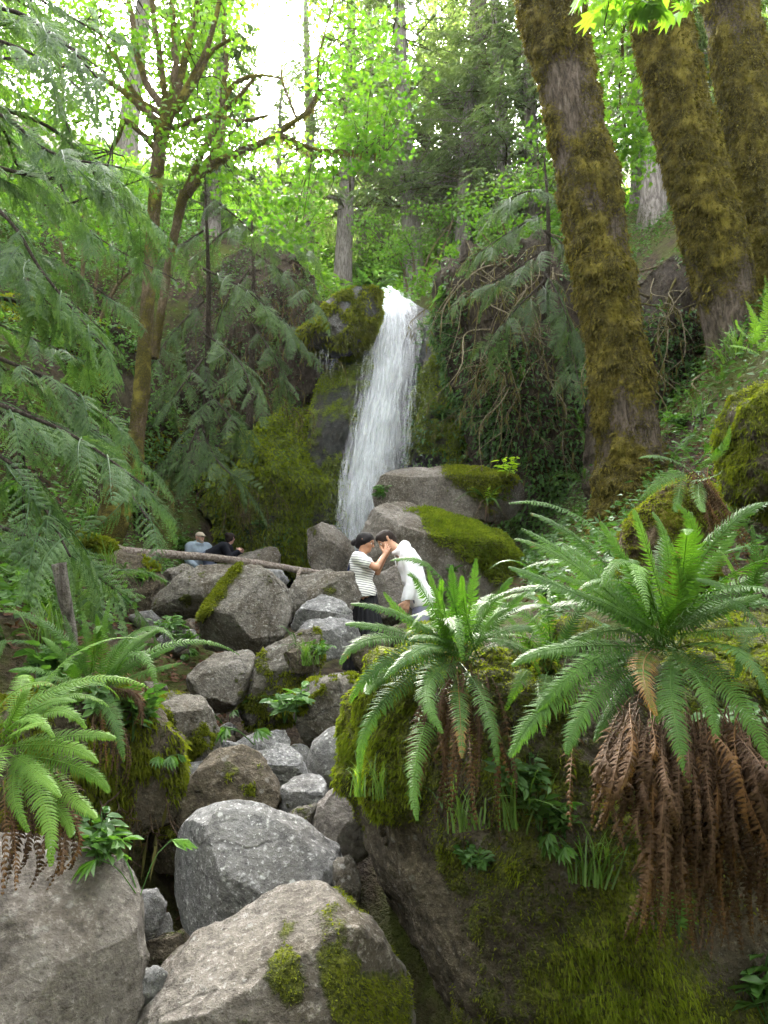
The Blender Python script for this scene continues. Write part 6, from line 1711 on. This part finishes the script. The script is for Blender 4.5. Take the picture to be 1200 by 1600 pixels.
SKIN_A = plain('warm brown skin', (.40, .20, .115), .55, .25, 30, .002, .4)
SKIN_B = plain('light tan skin', (.50, .275, .175), .55, .2, 30, .002, .4)
SKIN_C = plain('fair skin', (.52, .30, .22), .55, .2, 30, .002, .4)
HAIR = plain('black hair', (.010, .008, .008), .75, .5, 120, .006, .2)
HAIR_B = plain('dark brown hair', (.022, .014, .010), .75, .5, 120, .006, .2)
EYE_W = plain('eye white', (.7, .68, .65), .3, .05)
BLACK = plain('black skirt cloth', (.010, .010, .013), .85, .4, 60)
WHITE = plain('white hoodie cloth', (.80, .80, .82), .9, .06, 30, .006, .1)
JEANS = plain('pale lavender jeans', (.28, .28, .40), .9, .3, 60, .004, .1)
GREYH = plain('grey blue hoodie cloth', (.24, .29, .34), .9, .2, 40, .006, .1)
DARKJ = plain('dark jacket cloth', (.012, .013, .018), .9, .3, 40, .006, .1)
DENIM = plain('blue grey denim', (.13, .15, .24), .9, .3, 60, .004, .1)
CAPM = plain('beige cap cloth', (.42, .35, .27), .9, .2, 60, .004, .1)
BEARD = plain('grey beard', (.33, .27, .22), .9, .5, 200, .01, .1)
NAVY = plain('navy bag cloth', (.012, .018, .060), .8, .3, 60, .004, .2)
SHOE = plain('dark shoe leather', (.02, .018, .016), .6, .3)
def stripe_mat():
    t = NT('striped shirt cloth')
    co = t.n('ShaderNodeTexCoord').outputs['Object']
    sx = t.n('ShaderNodeSeparateXYZ'); t.l(co, sx.inputs[0])
    n = t.noise(co, 6, 3)
    z = t.math('ADD', t.math('ADD', sx.outputs[2], t.math('MULTIPLY', n, .03)), t.math('MULTIPLY', sx.outputs[0], .18))
    w = t.math('SINE', t.math('MULTIPLY', z, 2 * PI / .026))
    c = t.mix(t.ramp(w, .45, .85), (.72, .71, .68), (.09, .09, .10))
    return t.done(t.bsdf(c, .9, t.bump(t.noise(co, 30, 3), .004), .1))
STRIPE = stripe_mat()

def at(o, lst): return [((np.array(q[0]) + o), (np.array(q[1]) + o), *q[2:]) for q in lst]
def grown(lst, g): return [(q[0], q[1], q[2] + g, q[3] + g, *q[4:]) for q in lst]

# --- the woman in the striped shirt
def woman():
    top = P(567, 833, 8.75)
    O = np.array((P(570, 900, 8.75)[0], top[1], top[2] - 1.625))
    root = empty('person', O, 'person with a black hair bun, striped shirt and long black skirt, arms raised', 'person')
    hq, L = head((.012, 0, 1.525), (.93, -.26, -.26), (.2, 0, 1), .98)
    shN, shF = (-.065, -.165, 1.335), (-.03, .165, 1.335)
    torso = [(shN, shF, .055, .055, .04), ((-.06, -.07, 1.26), (-.06, .07, 1.26), .095, .095, .05), ((-.035, -.07, 1.20), (-.02, .08, 1.20), .10, .10, .05), ((.025, -.06, 1.20), (.03, .07, 1.20), .062, .062, .05), ((-.03, -.06, 1.06), (-.03, .06, 1.06), .095, .095, .06), ((-.02, -.08, .94), (-.02, .08, .94), .115, .115, .06)]
    upN = [((-.055, -.185, 1.325), (.13, -.265, 1.215), .050, .038, .03)]; upF = [((-.02, .18, 1.325), (.14, .22, 1.20), .050, .038, .03)]
    wN, wF = (.226, -.10, 1.372), (.238, .085, 1.372)
    foN = [((.13, -.265, 1.215), wN, .038, .023, .02)]; foF = [((.14, .22, 1.20), wF, .038, .023, .02)]
    legs = [((-.02, y * .09, .9), (0, y * .09, .48), .085, .055, .03) for y in (-1, 1)] + [((0, y * .09, .48), (-.02, y * .09, .08), .052, .034, .03) for y in (-1, 1)] + [((-.03, y * .09, .035), (.13, y * .09, .025), .034, .026, .02) for y in (-1, 1)]
    neck = [((-.045, 0, 1.345), (-.005, 0, 1.47), .050, .048, .03)]
    hands = hand(wN, (.35, .35, .87), (.2, -.9, -.2), (-.8, -.2, .3), .95, .28) + hand(wF, (.35, -.35, .87), (.2, .9, -.2), (-.8, .2, .3), .95, .28)
    V, F = sdf_mesh(at(O, hq + neck + torso + upN + upF + foN + foF + legs + hands), .006, .02)
    part('body', V, F, SKIN_A, root)
    eyes(root, lambda x, y, z: L(x, y, z) + O, .98, EYE_W, HAIR)
    sl = [((-.06, -.18, 1.33), (.035, -.228, 1.27), .066, .066, .03), ((-.025, .18, 1.33), (.055, .20, 1.265), .066, .066, .03)]
    V, F = sdf_mesh(at(O, grown(torso, .020) + sl + [((-.02, -.085, .94), (-.01, .085, .94), .145, .145, .05)]), .007, .03, [(O + (0, 0, .90), (.1, 0, -1)), (O + (-.03, 0, 1.385), (.25, 0, 1)), ], (.009, 7, .5))
    part('shirt', V, F, STRIPE, root)
    c = L(0, 0, 0)
    hp = [((L(-.025, 0, .018)), L(.0, 0, .022), .093, .090, .02), (L(-.06, 0, -.03), L(-.07, 0, -.05), .06, .05, .03), (L(.04, -.05, .045), L(.0, -.078, .0), .03, .028, .02), (L(.04, .05, .045), L(.0, .078, .0), .03, .028, .02), (L(-.01, -.085, -.02), L(-.05, -.07, -.05), .022, .025, .02)]
    V, F = sdf_mesh(at(O, hp), .005, .02, [(O + L(.062, 0, 0), (L(1, 0, -.55) - c))], (.003, 40, .4))
    hr = part('hair', V, F, HAIR, root)
    V, F = sdf_mesh(at(O, [(L(-.125, 0, -.035), L(-.135, .005, -.045), .040, .036, .02), (L(-.08, 0, -.03), L(-.12, 0, -.035), .02, .02, .02)]), .005, .02, (), (.004, 50, .5))
    part('bun', V, F, HAIR, hr)
    # glasses
    gl = MB()
    for y in (-1, 1):
        a = np.linspace(0, 2 * PI, 17)
        V, T, Q = tube(np.array([L(.099, y * .032 + .021 * math.cos(q), -.004 + .017 * math.sin(q)) + O for q in a]), .0018, 4, False); gl.add(V, None, Q)
        V, T, Q = tube(np.array([L(.097, y * .053, .002), L(.0, y * .092, .008)]) + O, .0018, 4); gl.add(V, T, Q)
    gl.part('glasses', HAIR, root)
    # skirt: pleated cloth from waist to ankle
    z = np.linspace(1.0, .10, 50); a = np.linspace(0, 2 * PI, 150, endpoint=False)
    Z, A = np.meshgrid(z, a, indexing='ij')
    k = (1.0 - Z) / .90
    pl = 1 + (.02 + .10 * k) * np.sin(A * 22 + 2 * np.sin(A * 3)) * .6 + .05 * k * np.sin(A * 5 + 1)
    rx, ry = (.135 + .125 * k) * pl, (.165 + .13 * k) * pl
    V = np.stack((-.01 + .03 * k + rx * np.cos(A), ry * np.sin(A), Z), -1).reshape(-1, 3) + O
    n, m = Z.shape
    i, j = np.meshgrid(np.arange(n - 1), np.arange(m), indexing='ij')
    Q = np.stack((i * m + j, (i + 1) * m + j, (i + 1) * m + (j + 1) % m, i * m + (j + 1) % m), -1).reshape(-1, 4)
    part('skirt', V, Q, BLACK, root)
    # bag hanging behind her
    b = empty('shoulder_bag', O + np.array((-.185, -.05, .64)), 'navy cloth bag hanging behind the hip of the black skirt', 'bag')
    V, F = sdf_mesh(at(O, [((-.20, -.12, .70), (-.20, .10, .70), .045, .045, .03), ((-.19, -.12, .86), (-.19, .10, .86), .035, .035, .03), ((-.20, -.12, .70), (-.19, -.12, .86), .045, .035, .03), ((-.20, .0, .70), (-.19, .0, .86), .05, .04, .03), ((-.20, .10, .70), (-.19, .10, .86), .045, .035, .03)]), .008, .03, (), (.01, 9))
    part('pouch', V, F, NAVY, b)
    V, T, Q = tube(spline(np.array([(-.185, -.10, .88), (-.19, -.12, 1.1), (-.165, -.12, 1.25), (-.10, -.10, 1.40), (-.01, -.06, 1.385)]) + O, 24), .012, 6)
    part('strap', V, [T, Q], NAVY, b)
woman()

def man():
    O = P(655, 1000, 8.85); zt = P(602, 826, 8.85)[2]; O[2] = zt - 1.685
    root = empty('person', O, 'person in a white hoodie and pale jeans bending down toward the raised hands', 'person')
    hq, L = head((-.385, 0, 1.570), (-.76, -.16, -.63), (-.65, 0, .76), 1.0)
    torso = [((-.125, -.19, 1.385), (-.125, .19, 1.385), .065, .065, .05), ((-.10, -.09, 1.28), (-.10, .09, 1.28), .115, .115, .06), ((-.06, -.09, 1.12), (-.06, .09, 1.12), .112, .112, .06), ((.0, -.08, .96), (.0, .08, .96), .11, .11, .06), ((.04, -.08, .86), (.04, .08, .86), .115, .115, .06)]
    arms = [((-.12, -.22, 1.37), (-.085, -.255, 1.09), .058, .044, .03), ((-.085, -.255, 1.09), (-.135, -.25, .87), .044, .028, .02), ((-.12, .22, 1.37), (-.09, .25, 1.09), .058, .044, .03), ((-.09, .25, 1.09), (-.15, .24, .87), .044, .028, .02)]
    legs = [((.04, y * .095, .86), (-.01, y * .11, .47), .095, .062, .03) for y in (-1, 1)] + [((-.01, y * .11, .47), (.03, y * .11, .09), .06, .042, .03) for y in (-1, 1)]
    feet = [((.05, y * .11, .04), (-.13, y * .13, .03), .04, .034, .03) for y in (-1, 1)]
    neck = [((-.20, 0, 1.41), (-.33, 0, 1.52), .062, .056, .03)]
    hands = hand((-.140, -.25, .86), (-.22, .05, -1), (.2, -1, 0), (-1, -.2, 0), 1.08, .35) + hand((-.155, .24, .86), (-.22, 0, -1), (.2, 1, 0), (-1, .2, 0), 1.08, .35)
    V, F = sdf_mesh(at(O, hq + neck + torso + arms + legs + feet + hands), .006, .02)
    part('body', V, F, SKIN_B, root)
    eyes(root, lambda x, y, z: L(x, y, z) + O, 1.0, EYE_W, HAIR)
    hood = [((-.20, -.085, 1.45), (-.20, .085, 1.45), .062, .062, .04), ((-.16, -.06, 1.49), (-.16, .06, 1.49), .070, .070, .04), ((-.245, -.075, 1.425), (-.285, -.03, 1.42), .040, .034, .03), ((-.245, .075, 1.425), (-.285, .03, 1.42), .040, .034, .03)]
    V, F = sdf_mesh(at(O, grown(torso, .026) + grown(arms, .022) + hood + [((.04, -.09, .86), (.04, .09, .86), .135, .135, .05), ((-.120, -.25, .93), (-.128, -.25, .905), .056, .052, .02), ((-.13, .24, .93), (-.14, .24, .905), .056, .052, .02)]), .007, .03,
                    [(O + (.03, 0, .80), (.25, 0, -1))], (.014, 6, .7))
    # cut the sleeves off at the wrist
    keep = ~((V[:, 2] < O[2] + .865) & (np.abs(V[:, 1] - O[1]) > .19) & (V[:, 0] < O[0] - .06))
    F = F[keep[F].all(1)]
    part('hoodie', V, F, WHITE, root)
    for y in (-1, 1):
        V, T, Q = tube(spline(np.array([(-.285, y * .025, 1.40), (-.275, y * .03, 1.34), (-.265, y * .035, 1.27)]) + O, 10), .005, 5)
        part('drawstring', V, [T, Q], WHITE, root)
    V, F = sdf_mesh(at(O, grown(legs, .018) + [((.04, -.09, .86), (.04, .09, .86), .128, .128, .05)]), .008, .03, [(O + (0, 0, .96), (0, 0, 1)), (O + (0, 0, .07), (0, 0, -1))], (.012, 8, .6))
    part('jeans', V, F, JEANS, root)
    for y in (-1, 1):
        V, F = sdf_mesh(at(O, [((.06, y * .11, .045), (-.13, y * .13, .035), .052, .044, .03)]), .008, .03)
        part('shoe', V, F, SHOE, root)
    c = L(0, 0, 0)
    V, F = sdf_mesh(at(O, [(L(-.025, 0, .022), L(.012, 0, .030), .092, .088, .02), (L(-.06, 0, -.03), L(-.065, 0, -.04), .058, .052, .03), (L(.05, -.03, .07), L(.05, .03, .07), .034, .034, .02)]), .005, .02, [(O + L(.060, 0, 0), (L(1, 0, -.42) - c))], (.004, 45, .5))
    part('hair', V, F, HAIR_B, root)
man()

def capped():
    s = .93
    O = P(309, 900, 15.5); O[2] = P(310, 829, 15.5)[2] - 1.76 * s
    root = empty('person', O, 'person with a beige cap and grey beard in a grey hoodie behind the log', 'person')
    hq, L = head((.02, 0, 1.62), (.80, -.60, -.05), (0, 0, 1), 1.0)
    torso = [((-.15, -.10, 1.43), (.13, .12, 1.43), .07, .07, .05), ((-.09, -.05, 1.30), (.08, .08, 1.30), .125, .125, .06), ((-.06, -.04, 1.1), (.07, .07, 1.1), .125, .125, .06), ((-.06, -.04, .95), (.07, .07, .95), .125, .125, .06)]
    arms = [((-.19, -.13, 1.41), (-.17, -.20, 1.10), .062, .05, .03), ((-.17, -.20, 1.10), (.02, -.26, .98), .05, .032, .02), ((.17, .14, 1.41), (.2, .12, 1.10), .062, .05, .03), ((.2, .12, 1.10), (.18, -.10, .98), .05, .032, .02)]
    legs = [((x, y, .9), (x, y, .48), .095, .062, .03) for x, y in ((-.06, -.04), (.08, .06))] + [((x, y, .48), (x, y, .06), .06, .045, .03) for x, y in ((-.06, -.04), (.08, .06))]
    neck = [((0, 0, 1.44), (.02, 0, 1.56), .06, .058, .03)]
    hn = hand((.03, -.265, .975), (.8, -.2, -.3), (0, -.5, 1), (0, -1, 0), 1.05, .5) + hand((.17, -.12, .975), (-.6, -.6, -.3), (0, -.5, 1), (0, 0, 1), 1.05, .5)
    sc = lambda l: [(np.array(q[0]) * s, np.array(q[1]) * s, q[2] * s, q[3] * s, *q[4:]) for q in l]
    V, F = sdf_mesh(at(O, sc(hq + neck + torso + arms + legs + hn)), .009, .02)
    part('body', V, F, SKIN_C, root)
    V, F = sdf_mesh(at(O, sc(grown(torso, .028) + grown(arms, .022) + [((-.09, .10, 1.50), (-.02, .14, 1.50), .075, .075, .04), ((-.02, -.09, 1.47), (.08, -.02, 1.47), .04, .04, .03)])), .010, .03, [(O + (0, 0, .88 * s), (0, 0, -1))], (.014, 6, .7))
    part('hoodie', V, F, GREYH, root)
    V, F = sdf_mesh(at(O, sc(grown(legs, .02) + [((-.06, -.04, .92), (.07, .07, .92), .13, .13, .05)])), .012, .03, [(O + (0, 0, .98 * s), (0, 0, 1))])
    part('trousers', V, F, DENIM, root)
    LL = lambda x, y, z: np.array(L(x, y, z))
    c = LL(0, 0, 0)
    V, F = sdf_mesh(at(O, sc([(LL(-.02, 0, .035), LL(.015, 0, .035), .094, .090, .02), (LL(.07, -.05, .045), LL(.07, .05, .045), .022, .022, .02), (LL(.13, -.035, .038), LL(.13, .035, .038), .012, .012, .04)])), .007, .02, [(O + s * LL(0, 0, .022), LL(-.15, 0, -1) - c)])
    part('cap', V, F, CAPM, root)
    V, F = sdf_mesh(at(O, sc([(LL(.055, -.03, -.085), LL(.055, .03, -.085), .036, .036, .02), (LL(.02, -.062, -.055), LL(.02, -.066, -.02), .022, .016, .02), (LL(.02, .062, -.055), LL(.02, .066, -.02), .022, .016, .02), (LL(.07, 0, -.115), LL(.07, 0, -.12), .026, .024, .02)])), .007, .02, (), (.004, 40))
    part('beard', V, F, BEARD, root)
capped()

def leaner():
    s = .95
    O = P(338, 900, 15.3); O[2] = P(360, 833, 15.3)[2] - 1.42 * s
    root = empty('person', O, 'person in a dark jacket leaning forward on a boulder and looking at the falls', 'person')
    hq, L = head((.27, .02, 1.33), (.45, .85, .0), (0, 0, 1), 1.0)
    torso = [((.20, -.17, 1.13), (.20, .19, 1.13), .07, .07, .05), ((.13, -.08, 1.08), (.13, .10, 1.08), .125, .125, .06), ((.0, -.08, 1.0), (.0, .10, 1.0), .12, .12, .06), ((-.13, -.08, .93), (-.13, .10, .93), .13, .13, .06)]
    arms = [((.21, -.20, 1.11), (.32, -.26, .90), .062, .05, .03), ((.32, -.26, .90), (.46, -.17, 1.02), .048, .03, .02), ((.21, .22, 1.11), (.34, .26, .90), .062, .05, .03), ((.34, .26, .90), (.48, .10, 1.0), .048, .03, .02)]
    legs = [((-.16, y, .92), (-.10, y, .48), .11, .07, .03) for y in (-.09, .11)] + [((-.10, y, .48), (-.16, y, .06), .065, .045, .03) for y in (-.09, .11)]
    neck = [((.20, 0, 1.15), (.255, .02, 1.27), .058, .055, .03)]
    hn = hand((.465, -.165, 1.03), (.4, .5, .6), (.5, -.5, 0), (-.5, 0, .6), 1.0, .6) + hand((.485, .095, 1.01), (.4, -.3, .7), (.5, .5, 0), (-.5, 0, .6), 1.0, .6)
    sc = lambda l: [(np.array(q[0]) * s, np.array(q[1]) * s, q[2] * s, q[3] * s, *q[4:]) for q in l]
    V, F = sdf_mesh(at(O, sc(hq + neck + torso + arms + legs + hn)), .009, .02)
    part('body', V, F, SKIN_C, root)
    V, F = sdf_mesh(at(O, sc(grown(torso, .028) + grown(arms, .022) + [((.11, -.05, 1.19), (.15, .08, 1.20), .06, .06, .04)])), .010, .03, [(O + np.array((-.19, 0, .95)) * s, (-1, 0, -.15))], (.014, 6, .7))
    part('jacket', V, F, DARKJ, root)
    V, F = sdf_mesh(at(O, sc(grown(legs, .02) + [((-.15, -.08, .93), (-.15, .10, .93), .142, .142, .05)])), .012, .03, [(O + np.array((-.08, 0, 1.0)) * s, (1, 0, .4))])
    part('jeans', V, F, DENIM, root)
    LL = lambda x, y, z: np.array(L(x, y, z))
    c = LL(0, 0, 0)
    V, F = sdf_mesh(at(O, sc([(LL(-.025, 0, .02), LL(.0, 0, .025), .096, .092, .02), (LL(-.06, 0, -.03), LL(-.07, 0, -.05), .06, .05, .03), (LL(-.105, 0, .055), LL(-.12, 0, .06), .048, .042, .02)])), .007, .02, [(O + s * LL(.055, 0, 0), LL(1, 0, -.4) - c)], (.004, 40, .5))
    part('hair', V, F, HAIR_B, root)
leaner()
# ------------------------------------------------------------------ the bright hazy air
def build_haze():
    t = bpy.data.materials.new('sunlit haze'); t.use_nodes = True
    n = t.node_tree; n.nodes.clear()
    o = n.nodes.new('ShaderNodeOutputMaterial'); v = n.nodes.new('ShaderNodeVolumePrincipled')
    v.inputs['Color'].default_value = (.93, .96, .92, 1); v.inputs['Density'].default_value = .0002; v.inputs['Anisotropy'].default_value = .3
    n.links.new(v.outputs[0], o.inputs['Volume'])
    x, y0, y1, z0, z1 = 90, -45, 100, -40, 95
    V = np.array([(-x, y0, z0), (x, y0, z0), (x, y1, z0), (-x, y1, z0), (-x, y0, z1), (x, y0, z1), (x, y1, z1), (-x, y1, z1)], float)
    Q = np.array([(3, 2, 1, 0), (4, 5, 6, 7), (0, 1, 5, 4), (1, 2, 6, 5), (2, 3, 7, 6), (3, 0, 4, 7)])
    h = link('haze', mesh_data('haze', V, Q, t, False)); h['kind'] = 'stuff'
    h['label'] = 'pale sunlit haze hanging in the forest air'
build_haze()
